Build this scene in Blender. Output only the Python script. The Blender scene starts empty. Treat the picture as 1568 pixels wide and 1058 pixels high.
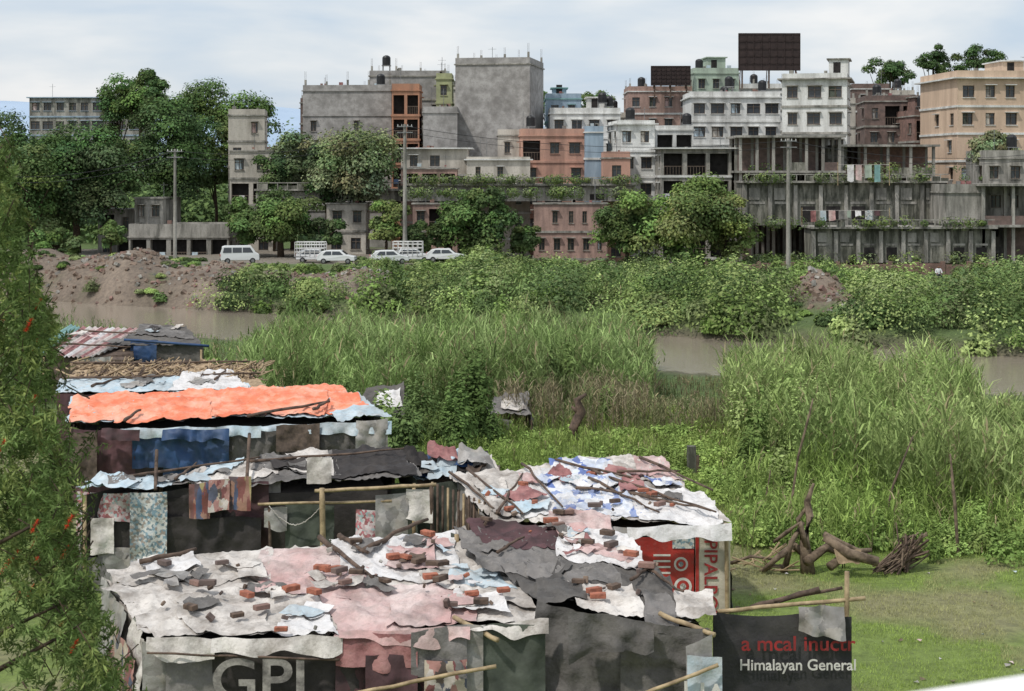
import bpy, math, random, numpy as np
from mathutils import Vector, Matrix
random.seed(7); R=np.random.default_rng(11)
F=2486.; HZ=265.; H=10.
def X(px,d): return (px-784.)/F*d
def Z(py,d): return H-(py-HZ)/F*d
def P(px,py,d): return Vector((X(px,d),d,Z(py,d)))
def lin(c):
    c=c/255.; return c/12.92 if c<=.04045 else ((c+.055)/1.055)**2.4
def C(r,g,b,k=1.): return (lin(r)*k,lin(g)*k,lin(b)*k,1.)
def C_haze(r,g,b): return C(r*.74+164*.26,g*.74+164*.26,b*.74+165*.26)  # blends wall colours toward grey, painting distance haze into them
scene=bpy.context.scene
# ---------- noise
def _h(ix,iy,s):
    n=(ix*374761393+iy*668265263+s*974634777)&0x7fffffff
    n=((n^(n>>13))*1274126177)&0x7fffffff
    return ((n^(n>>16))&0xffff)/65535.
def vn(x,y,s=0):
    x=np.asarray(x,float);y=np.asarray(y,float)
    ix=np.floor(x).astype(np.int64);iy=np.floor(y).astype(np.int64)
    fx=x-ix;fy=y-iy;fx=fx*fx*(3-2*fx);fy=fy*fy*(3-2*fy)
    a=_h(ix,iy,s);b=_h(ix+1,iy,s);c=_h(ix,iy+1,s);d=_h(ix+1,iy+1,s)
    return (a*(1-fx)+b*fx)*(1-fy)+(c*(1-fx)+d*fx)*fy
def fbm(x,y,s=0,o=4):
    t=0;a=.5;n=0
    for i in range(o):
        t=t+a*vn(x,y,s+i);n+=a;a*=.5;x=np.asarray(x)*2.03+7;y=np.asarray(y)*2.03+3
    return t/n
def sm(t): t=np.clip(t,0,1);return t*t*(3-2*t)
# ---------- terrain
WZ=-1.05
MOUNDS=[(60,150,2.8,4.4,8),(140,146,1.6,2.6,6),(215,144,3.0,3.2,8),(335,142,1.9,4.2,9),(560,138,1.5,4,8),(470,146,.8,5,7),(1255,119,2.8,2.3,5),(1090,160,.5,6,4)]
def river_c(x): return 106-.62*np.clip(x,-70,70)
def th(x,y):
    x=np.asarray(x,float);y=np.asarray(y,float)
    e=y-river_c(x)
    near=-.92*sm((e+45)/30)
    ch=-2.6*(1-sm((np.abs(e)-7)/6.))
    z=np.where(e<0,np.minimum(near,ch),ch*1.0)
    z=z+np.where(e>0,sm((y-190)/120)*5,0)
    z=z+1.0*sm((y-152)/7)*(1-sm((x+5)/10))*(1-sm((y-192)/10)*.6)
    for (px,d,h,rx,ry) in MOUNDS:
        g=np.exp(-((x-X(px,d))/rx)**2-((y-d)/ry)**2)
        z=z+h*g*(.75+.5*fbm(x*.8,y*.8,5))
    z=z+(fbm(x*.25,y*.25,2)-.5)*.3*np.where(np.abs(e)<11,0,1)+(fbm(x*1.1,y*1.1,3)-.5)*.1
    return z
def thf(x,y): return float(th(np.array([x]),np.array([y]))[0])
# ---------- materials
def newmat(name):
    m=bpy.data.materials.new(name);m.use_nodes=True
    return m,m.node_tree,m.node_tree.nodes['Principled BSDF']
def N(nt,t,**k):
    n=nt.nodes.new(t)
    for a,b in k.items(): setattr(n,a,b)
    return n
def coords(nt,scale=(1,1,1)):
    tc=N(nt,'ShaderNodeTexCoord');mp=N(nt,'ShaderNodeMapping')
    mp.inputs['Scale'].default_value=scale
    nt.links.new(tc.outputs['Object'],mp.inputs['Vector']);return mp.outputs['Vector']
def noise(nt,vec,scale,detail=5,rough=.6,dist=0):
    n=N(nt,'ShaderNodeTexNoise');n.inputs['Scale'].default_value=scale;n.inputs['Detail'].default_value=detail
    n.inputs['Roughness'].default_value=rough;n.inputs['Distortion'].default_value=dist
    nt.links.new(vec,n.inputs['Vector']);return n
def ramp(nt,fac,stops,interp='LINEAR'):
    r=N(nt,'ShaderNodeValToRGB');r.color_ramp.interpolation=interp
    el=r.color_ramp.elements
    while len(el)<len(stops): el.new(.5)
    for e,(p,c) in zip(el,stops): e.position=p;e.color=c
    nt.links.new(fac,r.inputs['Fac']);return r.outputs['Color']
def mix(nt,f,a,b,mode='MIX'):
    m=N(nt,'ShaderNodeMix',data_type='RGBA',blend_type=mode)
    for sock,v in ((m.inputs[0],f),(m.inputs[6],a),(m.inputs[7],b)):
        if isinstance(v,(float,int)): sock.default_value=v
        elif isinstance(v,tuple): sock.default_value=v
        else: nt.links.new(v,sock)
    return m.outputs[2]
def bumpn(nt,b,h,st,dist=.05):
    n=N(nt,'ShaderNodeBump');n.inputs['Strength'].default_value=st;n.inputs['Distance'].default_value=dist
    nt.links.new(h,n.inputs['Height']);nt.links.new(n.outputs['Normal'],b.inputs['Normal'])
def sc(c,k): return (min(c[0]*k,1),min(c[1]*k,1),min(c[2]*k,1),1)
g_=(.0,.0,.0,1);w_=(1,1,1,1)
def mvar(name,c,c2=None,scale=1.5,rough=.85,streak=0,dirt=None,damt=.6,bs=15,bst=.3,metal=0,dsc=.6,dlo=.45,dhi=.65,dirt2=None):
    m,nt,b=newmat(name)
    v=coords(nt,(1,1,1))
    vs=coords(nt,(1,1,.18)) if streak else v
    c2=c2 or sc(c,.72)
    n=noise(nt,vs,scale,4)
    col=ramp(nt,n.outputs['Fac'],[(.32,c2),(.62,c)])
    if dirt:
        n2=noise(nt,vs,dsc,6,.7)
        f=ramp(nt,n2.outputs['Fac'],[(dlo,g_),(dhi,(damt,)*3+(1,))])
        col=mix(nt,f,col,dirt)
    if dirt2:
        n2=noise(nt,v,5.5,5,.75)
        f=ramp(nt,n2.outputs['Fac'],[(.52,g_),(.66,(.5,)*3+(1,))])
        col=mix(nt,f,col,dirt2)
    nt.links.new(col,b.inputs['Base Color']);b.inputs['Roughness'].default_value=rough
    b.inputs['Metallic'].default_value=metal;b.inputs['Specular IOR Level'].default_value=.3
    if bst>0:
        n3=noise(nt,v,bs,3);bumpn(nt,b,n3.outputs['Fac'],bst,.03)
    return m
def mprint(name,cols,scale=2.,stretch=(1,1,1),dirt=C(90,80,70),damt=.5,rough=.6):
    m,nt,b=newmat(name)
    v=coords(nt,stretch)
    vo=N(nt,'ShaderNodeTexVoronoi');vo.inputs['Scale'].default_value=scale
    nz=noise(nt,v,scale*1.5,3);
    ad=N(nt,'ShaderNodeVectorMath',operation='MULTIPLY_ADD')
    nt.links.new(nz.outputs['Color'],ad.inputs[0]);ad.inputs[1].default_value=(.5/scale*2,)*3;nt.links.new(v,ad.inputs[2])
    nt.links.new(ad.outputs[0],vo.inputs['Vector'])
    s=N(nt,'ShaderNodeSeparateColor');nt.links.new(vo.outputs['Color'],s.inputs[0])
    k=len(cols)
    col=ramp(nt,s.outputs[0],[(i/k,c) for i,c in enumerate(cols)],'CONSTANT')
    n2=noise(nt,coords(nt),1.6,6,.7)
    f=ramp(nt,n2.outputs['Fac'],[(.42,g_),(.68,(damt,)*3+(1,))])
    col=mix(nt,f,col,dirt)
    nt.links.new(col,b.inputs['Base Color']);b.inputs['Roughness'].default_value=rough
    n3=noise(nt,coords(nt),9,3);bumpn(nt,b,n3.outputs['Fac'],.5,.03)
    return m
def mleaf(name,trans=.2):
    m,nt,b=newmat(name);nt.nodes.remove(b)
    a=N(nt,'ShaderNodeAttribute',attribute_name='Col')
    df=N(nt,'ShaderNodeBsdfDiffuse');nt.links.new(a.outputs['Color'],df.inputs['Color'])
    out=nt.nodes['Material Output'].inputs['Surface']
    t=N(nt,'ShaderNodeBsdfTranslucent');nt.links.new(a.outputs['Color'],t.inputs['Color'])
    mx=N(nt,'ShaderNodeMixShader');mx.inputs[0].default_value=trans
    nt.links.new(df.outputs[0],mx.inputs[1]);nt.links.new(t.outputs[0],mx.inputs[2])
    nt.links.new(mx.outputs[0],out);return m
M={}
M['leaf']=mleaf('foliage_leaves',.15);M['reed']=mleaf('reed_blades',.3)
M['bark']=mvar('bark',C(88,74,60),C(50,42,35),6,.9)
M['deadwood']=mvar('dead_wood',C(130,114,96),C(72,60,50),5,.9,bst=.6)
M['bamboo']=mvar('bamboo',C(178,158,124),C(122,104,80),4,.65)
M['stick']=mvar('dark_stick',C(105,88,76),C(60,50,44),5,.85)
M['brick']=mvar('brick_red',C(172,108,86),C(124,80,66),8,.9,bst=.5)
M['conc']=mvar('weathered_concrete',C(172,168,160),C(128,125,118),1.3,.9,1,dirt=C(72,72,66),damt=.8,dsc=1.1,dirt2=C(98,96,88))
M['concd']=mvar('mossy_concrete',C(156,153,142),C(102,102,92),1.5,.9,1,dirt=C(50,52,44),damt=.85,dsc=1.4,dlo=.42,dhi=.58,dirt2=C(76,78,64))
M['concg']=mvar('grey_render',C(170,167,164),C(134,131,128),1.2,.95,0,dirt=C(112,109,106),damt=.65,dsc=.35,bs=4,dirt2=C(122,118,114))
M['white']=mvar('white_paint_wall',C(224,224,221),C(196,196,192),.8,.8,1,dirt=C(134,132,126),damt=.6,dirt2=C(156,154,148))
M['cream']=mvar('cream_wall',C_haze(212,203,188),C_haze(180,172,158),.9,.85,1,dirt=C(120,114,104),damt=.6,dirt2=C(140,134,122))
M['peach']=mvar('peach_wall',C_haze(226,192,160),C_haze(206,172,142),.8,.85,1,dirt=C(156,134,116),damt=.5,dirt2=C(170,150,134))
M['salmon']=mvar('salmon_wall',C_haze(206,150,124),C_haze(182,130,110),1,.85,1,dirt=C(128,102,90),damt=.6,dirt2=C(146,122,110))
M['orange']=mvar('orange_wall',C_haze(186,120,84),C_haze(160,106,78),1,.85,1,dirt=C(116,94,80),damt=.6,dirt2=C(130,104,88))
M['pinkb']=mvar('pink_brick_wall',C_haze(182,142,126),C_haze(142,110,98),2,.9,1,dirt=C(92,80,72),damt=.6,dirt2=C(108,92,84))
M['brickw']=mvar('brick_wall_red',C_haze(142,100,86),C_haze(104,76,66),2.2,.9,dirt=C(80,68,62),damt=.6,dirt2=C(94,78,70))
M['brickd']=mvar('brick_wall_dark',C_haze(110,84,74),C_haze(76,60,54),2,.9,dirt=C(66,59,55),damt=.6)
M['green']=mvar('green_wall',C(170,184,168),C(146,158,144),1,.85,1,dirt=C(116,122,112),damt=.5)
M['yellow']=mvar('yellowgreen_wall',C(168,172,134),C(148,152,118),1,.85)
M['blue']=mvar('blue_wall',C(158,176,190),C(130,148,164),1,.8,1,dirt=C(110,120,130),damt=.4)
M['teal']=mvar('teal_roof',C(130,168,164),C(104,138,136),1,.6)
M['dark']=mvar('opening_shade',C(52,49,48),C(36,34,33),2,.95,bst=0)  # dark colour paints the shade in openings, lifted slightly for painted haze
M['frame']=mvar('window_frame',C(120,106,94),C(92,80,70),3,.7,bst=0)
M['tin']=mvar('corrugated_metal',C(150,150,148),C(105,98,92),1.2,.5,metal=.3,dirt=C(95,66,50),damt=.5)
M['tank']=mvar('black_plastic_tank',C(46,46,48),C(32,32,34),2,.45,bst=0)
M['board']=mvar('billboard_back',C(62,51,49),C(47,39,38),1.5,.8)
M['steel']=mvar('galvanised_steel',C(150,150,150),C(110,110,110),3,.5,metal=.5,bst=0)
m,nt,b=newmat('window_glass');b.inputs['Base Color'].default_value=(.05,.056,.064,1);b.inputs['Roughness'].default_value=.15
M['glass']=m
m,nt,b=newmat('car_paint_white');b.inputs['Base Color'].default_value=(.68,.69,.69,1);b.inputs['Roughness'].default_value=.3;M['carw']=m
m,nt,b=newmat('rubber');b.inputs['Base Color'].default_value=(.02,.02,.02,1);b.inputs['Roughness'].default_value=.8;M['rubber']=m
m,nt,b=newmat('tail_lamp');b.inputs['Base Color'].default_value=(.4,.02,.02,1);M['lamp']=m
# tarps
d2=C(118,108,99)
M['t_white']=mvar('tarp_white',C(216,210,203),C(180,173,166),1.4,.6,dirt=C(122,114,106),damt=.8,dsc=1.1,bs=9,bst=.8,dirt2=d2)
M['t_white2']=mvar('tarp_clean_white',C(231,229,228),C(210,207,205),1.3,.5,dirt=C(154,148,143),damt=.7,dsc=1.3,bs=9,bst=.7,dirt2=C(160,153,148))
M['t_pink']=mvar('tarp_faded_pink',C(192,154,150),C(210,196,191),.8,.6,dirt=C(130,113,108),damt=.75,dsc=1.2,bs=9,bst=.8,dirt2=C(146,130,124))
M['t_red']=mvar('tarp_red_faded',C(146,90,90),C(168,126,122),1.8,.65,dirt=C(88,68,66),damt=.65,dsc=1.8,bs=9,bst=.8,dirt2=C(120,98,94))
M['t_grey']=mvar('tarp_grey',C(124,120,117),C(98,95,92),1.4,.7,dirt=C(74,71,68),damt=.7,bs=10,bst=.8,dirt2=C(146,141,135))
M['t_char']=mvar('tarp_charcoal',C(94,91,88),C(72,69,67),1.8,.75,dirt=C(114,109,103),damt=.5,bs=10,bst=.8,dirt2=C(62,59,56))
M['t_black']=mvar('tarp_black',C(58,54,53),C(42,39,38),2,.7,dirt=C(82,76,72),damt=.5,bs=8,bst=.6)
M['t_orange']=mvar('tarp_orange',C(232,138,102),C(218,118,86),1.0,.55,dirt=C(228,180,158),damt=.85,dsc=1.0,bs=8,bst=.6,dirt2=C(226,160,132))
M['t_blue']=mvar('tarp_blue',C(50,78,118),C(36,56,88),2,.55,dirt=C(80,92,108),damt=.6,bs=6)
M['t_lblue']=mvar('tarp_light_blue',C(176,196,207),C(198,205,208),2,.55,dirt=C(140,142,140),damt=.65,bs=8,bst=.7,dirt2=C(144,144,140))
M['t_maroon']=mvar('tarp_maroon',C(96,68,71),C(68,52,54),2,.8,dirt=C(56,48,48),damt=.6)
M['t_brown']=mvar('sack_brown',C(104,90,80),C(74,64,58),8,.9,dirt=C(58,52,48),damt=.5)
M['t_green']=mvar('canvas_green',C(88,94,84),C(63,68,61),2,.8,dirt=C(53,55,50),damt=.5)
M['t_bprint']=mprint('tarp_blue_print',[C(222,224,228),C(206,212,222),C(140,156,196),C(220,220,222),C(100,122,180),C(224,224,226),C(190,198,214)],4.5,(1,.5,1),damt=.5)
M['t_floral']=mprint('cloth_floral',[C(206,204,200),C(130,156,170),C(210,210,206),C(156,146,138),C(186,194,196),C(110,128,136)],17,(1,1,1))
M['t_pinkf']=mprint('cloth_pink_floral',[C(206,184,184),C(180,110,116),C(210,200,198),C(150,92,92),C(190,160,160),C(160,180,180)],15,(1,1,1))
M['t_stripe']=mprint('cloth_stripe',[C(130,76,70),C(164,150,104),C(90,76,84),C(114,74,72),C(74,86,114),C(156,118,100)],9,(1,1,.1))
M['t_poster']=mprint('printed_banner_cloth',[C(190,182,174),C(124,74,74),C(80,84,100),C(180,168,150),C(84,72,68),C(166,122,114)],6,(1,1,.6),damt=.6)
M['t_check']=mprint('cloth_grey_patch',[C(150,148,144),C(164,160,156),C(132,129,126),C(140,137,134),C(158,153,146)],4,(1,1,1))
M['s_red']=mvar('sign_red',C(186,60,54),C(156,48,46),2,.45,dirt=C(110,66,60),damt=.6,dirt2=C(150,90,84))
M['s_white']=mvar('sign_offwhite',C(208,200,184),C(182,173,157),2,.5,dirt=C(130,118,100),damt=.6)
M['ink_white']=mvar('ink_white',C(222,218,212),C(186,182,176),3,.6,bst=0)
M['ink_red']=mvar('ink_red',C(170,56,56),C(126,46,46),3,.6,bst=0,dirt=C(84,52,52),damt=.6,dsc=4)
M['ink_grey']=mvar('ink_grey',C(176,170,163),C(132,127,123),2,.6,bst=0,dirt=C(76,72,70),damt=.8,dsc=3,dlo=.4,dhi=.6)
M['banner']=mvar('banner_black',C(56,55,58),C(44,43,46),2,.5,dirt=C(84,80,78),damt=.6)
M['thatch']=mvar('thatch',C(178,156,128),C(116,98,78),5,.95)
M['dirt']=mvar('rubble_earth',C(136,118,104),C(96,83,73),2,.95)
M['skin']=mvar('skin',C(130,88,66),None,5,.6);M['hair']=mvar('hair',C(26,22,20),None,9,.6)
M['shirt']=mvar('shirt_white',C(222,222,224),None,5,.8);M['trouser']=mvar('trouser_dark',C(50,54,66),None,5,.8)
M['parapet']=mvar('parapet_paint',C(236,234,230),C(222,220,216),2,.7)
# ---------- mesh builders
def empty(name,loc):
    e=bpy.data.objects.new(name,None);scene.collection.objects.link(e);e.location=loc;e.empty_display_size=.5;return e
def setparent(o,e):
    if e is not None:
        o.parent=e;o.matrix_parent_inverse=Matrix.Translation(e.location).inverted()
class MB:
    def __init__(s): s.v=[];s.f=[];s.m=[];s.M=Matrix.Identity(4);s.mats=[]
    def mi(s,k):
        if k not in s.mats: s.mats.append(k)
        return s.mats.index(k)
    def add(s,vs,fs,k):
        o=len(s.v);i=s.mi(k)
        for v in vs: s.v.append(tuple(s.M@Vector(v)))
        for f in fs: s.f.append([o+a for a in f]);s.m.append(i)
    def quad(s,a,b,c,d,k): s.add([a,b,c,d],[(0,1,2,3)],k)
    def box(s,x0,x1,y0,y1,z0,z1,k):
        s.add([(x0,y0,z0),(x1,y0,z0),(x1,y1,z0),(x0,y1,z0),(x0,y0,z1),(x1,y0,z1),(x1,y1,z1),(x0,y1,z1)],
          [(0,3,2,1),(4,5,6,7),(0,1,5,4),(1,2,6,5),(2,3,7,6),(3,0,4,7)],k)
    def tube(s,pts,rad,k,n=6):
        pts=[Vector(p) for p in pts];vs=[];fs=[]
        for i,p in enumerate(pts):
            d=(pts[min(i+1,len(pts)-1)]-pts[max(i-1,0)]).normalized()
            a=d.cross(Vector((0,0,1)));
            if a.length<.05: a=d.cross(Vector((1,0,0)))
            a.normalize();b=d.cross(a)
            r=rad[i] if isinstance(rad,(list,tuple)) else rad
            for j in range(n):
                t=2*math.pi*j/n;vs.append(p+a*r*math.cos(t)+b*r*math.sin(t))
        for i in range(len(pts)-1):
            for j in range(n):
                fs.append((i*n+j,i*n+(j+1)%n,(i+1)*n+(j+1)%n,(i+1)*n+j))
        fs.append(tuple(range(n-1,-1,-1)));fs.append(tuple(range((len(pts)-1)*n,len(pts)*n)))
        s.add(vs,fs,k)
    def build(s,name,parent=None,smooth=False):
        if not s.v: return None
        me=bpy.data.meshes.new(name);me.from_pydata(s.v,[],s.f)
        for k in s.mats: me.materials.append(M[k])
        me.polygons.foreach_set('material_index',s.m)
        if smooth: me.polygons.foreach_set('use_smooth',[True]*len(s.f))
        me.update();o=bpy.data.objects.new(name,me);scene.collection.objects.link(o);setparent(o,parent);return o
def mesh_np(name,V,Q,col,mats,parent=None,smooth=False,mi=None):
    me=bpy.data.meshes.new(name);V=np.asarray(V,np.float32).reshape(-1,3);Q=np.asarray(Q,np.int32)
    me.vertices.add(len(V));me.vertices.foreach_set('co',V.ravel())
    k=Q.shape[1];me.loops.add(Q.size);me.loops.foreach_set('vertex_index',Q.ravel())
    me.polygons.add(len(Q));me.polygons.foreach_set('loop_start',np.arange(0,Q.size,k,dtype=np.int32))
    for m in mats: me.materials.append(M[m] if isinstance(m,str) else m)
    if mi is not None: me.polygons.foreach_set('material_index',np.asarray(mi,np.int32))
    if smooth: me.polygons.foreach_set('use_smooth',np.ones(len(Q),bool))
    me.update(calc_edges=True)
    if col is not None:
        ca=me.color_attributes.new('Col','FLOAT_COLOR','POINT')
        c=np.ones((len(V),4),np.float32);c[:,:3]=col;ca.data.foreach_set('color',c.ravel())
    me.validate();o=bpy.data.objects.new(name,me);scene.collection.objects.link(o);setparent(o,parent);return o
class Acc:
    def __init__(s): s.V=[];s.Q=[];s.C=[];s.n=0
    def add(s,V,Q,Cc):
        s.V.append(V.reshape(-1,3));s.Q.append(Q+s.n);s.C.append(Cc);s.n+=len(s.V[-1])
    def build(s,name,mats,parent=None):
        if not s.V: return
        return mesh_np(name,np.concatenate(s.V),np.concatenate(s.Q),np.concatenate(s.C),mats,parent)
def ribbons(acc,base,az,L,W,lean,bend,col,segs=3):
    n=len(base);d=np.stack([np.cos(az),np.sin(az),0*az],1)
    tw=az+np.pi/2+R.uniform(-.8,.8,n);side=np.stack([np.cos(tw),np.sin(tw),0*tw],1)
    p=base.copy();V=np.zeros((n,segs+1,2,3))
    for i in range(segs+1):
        t=i/segs;w=(W*(1-.92*t**1.6)*.5)[:,None]
        V[:,i,0]=p-side*w;V[:,i,1]=p+side*w
        th_=lean+bend*(t+.5/segs);st=(L/segs)[:,None]
        p=p+st*(np.sin(th_)[:,None]*d+np.cos(th_)[:,None]*np.array([0,0,1.]))
    nv=(segs+1)*2;o=(np.arange(n)*nv)[:,None]
    Q=np.concatenate([o+np.array([2*i,2*i+1,2*i+3,2*i+2]) for i in range(segs)])
    acc.add(V,Q,np.repeat(col,nv,axis=0))
def rdir(n):
    v=R.normal(size=(n,3));return v/np.linalg.norm(v,axis=1)[:,None]
def cards(acc,pos,nrm,L,W,col):
    n=len(pos);t=np.cross(nrm,rdir(n));t/=np.linalg.norm(t,axis=1)[:,None]+1e-9;b=np.cross(nrm,t)
    L=L[:,None];W=W[:,None];V=np.zeros((n,4,3))
    V[:,0]=pos-t*L*.5;V[:,1]=pos+b*W*.5-nrm*W*.12;V[:,2]=pos+t*L*.5;V[:,3]=pos-b*W*.5-nrm*W*.12
    Q=(np.arange(n)*4)[:,None]+np.arange(4);acc.add(V,Q,np.repeat(col,4,axis=0))
def jcol(base,n,a=.2,hue=.08):
    c=np.array(base)[:3][None]*(1+R.uniform(-a,a,(n,1)))*(1+R.uniform(-hue,hue,(n,3)));return np.clip(c,0,1)
# ---------- trees
G_D=(.09,.14,.058);G_M=(.13,.19,.07);G_L=(.2,.26,.09);G_O=(.21,.25,.135)
def tree(name,px,ytop,ycb,d,hw,col=G_D,nl=6000,ls=.32,ncl=22,rough=1.):
    x=X(px,d);zt=Z(ytop,d);zb=Z(ycb,d);rx=hw/F*d;rz=(zt-zb)/2;cz=(zt+zb)/2
    g=thf(x,d);e=empty(name,(x,d,g))
    u=rdir(ncl);rad=R.uniform(.15,1.,ncl)[:,None]**.6*.78
    cc=np.array([x,d,cz])+u*rad*np.array([rx,rx*.9,rz])
    cr=R.uniform(.22,.42,ncl)*(min(rx,rz)*.75+max(rx,rz)*.25)
    mb=MB();tr=max(.12,rx*.07)
    top=Vector((x+R.uniform(-.2,.2),d,cz-rz*.2))
    mb.tube([(x,d,g-.3),(x+R.uniform(-.15,.15),d,g+(cz-g)*.4),top],[tr,tr*.75,tr*.45],'bark',8)
    for i in range(min(ncl,10)):
        s=Vector((x,d,g+(cz-g)*R.uniform(.45,.8)));t=Vector(cc[i]);mm=(s+t)/2+Vector((0,0,-.2*rx*.3))
        mb.tube([s,mm,t],[tr*.4,tr*.28,tr*.1],'bark',5)
    mb.build('trunk_and_limbs',e,True)
    k=R.integers(0,ncl,nl);dv=rdir(nl);dv[:,2]=np.where(dv[:,2]<-.5,-dv[:,2]*.6,dv[:,2])
    rr=cr[k]*(.5+.5*np.sqrt(R.random(nl)))*(1+.4*rough*(R.random(nl)-.5))
    pos=cc[k]+dv*rr[:,None]*np.array([1,1,.8])
    nr=dv*.9+rdir(nl)*.5+np.array([0,0,.4]);nr/=np.linalg.norm(nr,axis=1)[:,None]
    cb=R.uniform(.65,1.35,ncl)[k][:,None];ch=np.array([1,1,1])+R.uniform(-.12,.12,(ncl,3))[k]
    acc=Acc();cards(acc,pos,nr,R.uniform(.7,1.3,nl)*ls,R.uniform(.5,.85,nl)*ls,jcol(col,nl,.28)*cb*ch)
    acc.build('crown',['leaf'],e);return e
def bushmass(name,cx,cy,r,h,per,ls,cols,lf=False):
    acc=Acc();n=len(cx);g=th(cx,cy);k=np.repeat(np.arange(n),per);m=len(k)
    dv=rdir(m);dv[:,2]=np.abs(dv[:,2])*.9
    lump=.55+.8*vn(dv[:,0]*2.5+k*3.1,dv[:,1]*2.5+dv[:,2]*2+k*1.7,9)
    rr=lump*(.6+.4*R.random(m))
    pos=np.stack([cx[k]+dv[:,0]*r[k]*rr,cy[k]+dv[:,1]*r[k]*rr,g[k]+.1+dv[:,2]*h[k]*rr],1)
    nr=dv*.9+rdir(m)*.55+np.array([0,0,.35]);nr/=np.linalg.norm(nr,axis=1)[:,None]
    tone=R.uniform(.62,1.38,n)
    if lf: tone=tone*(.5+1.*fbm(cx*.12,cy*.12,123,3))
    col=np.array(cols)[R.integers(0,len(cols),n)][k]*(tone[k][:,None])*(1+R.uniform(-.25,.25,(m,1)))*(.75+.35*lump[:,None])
    lsn=R.uniform(.65,1.35,n)[k]*ls
    cards(acc,pos,nr,R.uniform(.7,1.3,m)*lsn,R.uniform(.4,.8,m)*lsn,np.clip(col,0,1))
    return acc.build(name,['leaf'])
# ---------- TERRAIN
def axis(lo,hi,st,far):
    a=list(np.arange(lo,hi+.01,st));g=st;v=hi
    while v<far: g*=1.35;v+=g;a.append(v)
    g=st;v=lo
    while v>-far: g*=1.35;v-=g;a.insert(0,v)
    return np.array(a)
xs=axis(-75,75,.8,4500);ys=axis(0,215,.8,4500)
XX,YY=np.meshgrid(xs,ys);ZZ=th(XX,YY)
ZZ=np.where(np.abs(XX)+np.abs(YY)>2500,-1.,ZZ)
V=np.stack([XX,YY,ZZ],-1).reshape(-1,3);nx=len(xs);ny=len(ys)
idx=np.arange(nx*ny).reshape(ny,nx)
Q=np.stack([idx[:-1,:-1],idx[:-1,1:],idx[1:,1:],idx[1:,:-1]],-1).reshape(-1,4)
x_,y_=V[:,0],V[:,1];n1=fbm(x_*.35,y_*.35,21)[:,None];n2=fbm(x_*1.3,y_*1.3,31)[:,None]
lawn=np.array([.25,.34,.08]);tan=np.array([.38,.33,.2]);dg=np.array([.10,.15,.045]);dt=np.array([.215,.17,.135])
col=lawn*(1-.35*n2)+ (tan-lawn)*sm((n1-.56)/.12)*.6
e_=(y_-river_c(x_))[:,None]
wild=sm((y_[:,None]-60)/12);col=col*(1-wild)+dg*wild
mud=sm((e_+13)/3)*(1-sm((e_-10)/2.5));col=col*(1-mud)+np.array([.16,.13,.1])*mud
dm=0
for (px,d,h,rx,ry) in MOUNDS: dm=np.maximum(dm,np.exp(-((x_-X(px,d))/rx)**2-((y_-d)/ry)**2))
dm=sm((dm[:,None]-.16+.35*(n2-.5))/.2);col=col*(1-dm)+dt*(.6+.8*n1)*dm
road=(sm((y_-158)/3)*(1-sm((y_-196)/5)))[:,None];col=col*(1-road)+np.array([.24,.21,.175])*road
m,nt,b=newmat('ground_soil_grass')
a=N(nt,'ShaderNodeAttribute',attribute_name='Col');nn=noise(nt,coords(nt),3,8,.7)
k=ramp(nt,nn.outputs['Fac'],[(.3,(.6,.6,.6,1)),(.7,(1.3,1.3,1.25,1))]);cc=mix(nt,1.,a.outputs['Color'],k,'MULTIPLY')
nt.links.new(cc,b.inputs['Base Color']);b.inputs['Roughness'].default_value=.95
n4=noise(nt,coords(nt),4,8,.7);bumpn(nt,b,n4.outputs['Fac'],1.,.2);M['ground']=m
mesh_np('ground',V,Q,col,['ground'],smooth=True)
# water
m,nt,b=newmat('muddy_river_water')
b.inputs['Base Color'].default_value=(.3,.255,.2,1);b.inputs['Roughness'].default_value=.08
n4=noise(nt,coords(nt,(1,2.5,1)),1.4,5,.6);bumpn(nt,b,n4.outputs['Fac'],.25,.08);M['water']=m
wx=np.linspace(-200,200,81);VV=[];
for x in wx:
    c=float(river_c(np.array([x]))[0]);VV+= [(x,c-13,WZ),(x,c+13,WZ)]
QQ=[(2*i,2*i+2,2*i+3,2*i+1) for i in range(80)]
mesh_np('river',np.array(VV),np.array(QQ),None,['water'])
# hills
M['hill']=mvar('hazy_hill',C(164,182,202),C(146,166,188),.004,1.,bst=0)  # blue-grey aerial haze painted into the hill colour
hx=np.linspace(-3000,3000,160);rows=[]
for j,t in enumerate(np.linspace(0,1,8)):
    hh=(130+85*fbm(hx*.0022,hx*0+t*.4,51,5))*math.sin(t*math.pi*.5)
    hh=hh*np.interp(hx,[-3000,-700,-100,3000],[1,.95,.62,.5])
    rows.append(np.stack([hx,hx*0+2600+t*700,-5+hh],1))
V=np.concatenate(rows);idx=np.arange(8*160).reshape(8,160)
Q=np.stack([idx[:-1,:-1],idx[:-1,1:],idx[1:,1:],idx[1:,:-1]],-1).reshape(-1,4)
mesh_np('hills',V,Q,None,['hill'],smooth=True)
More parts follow.
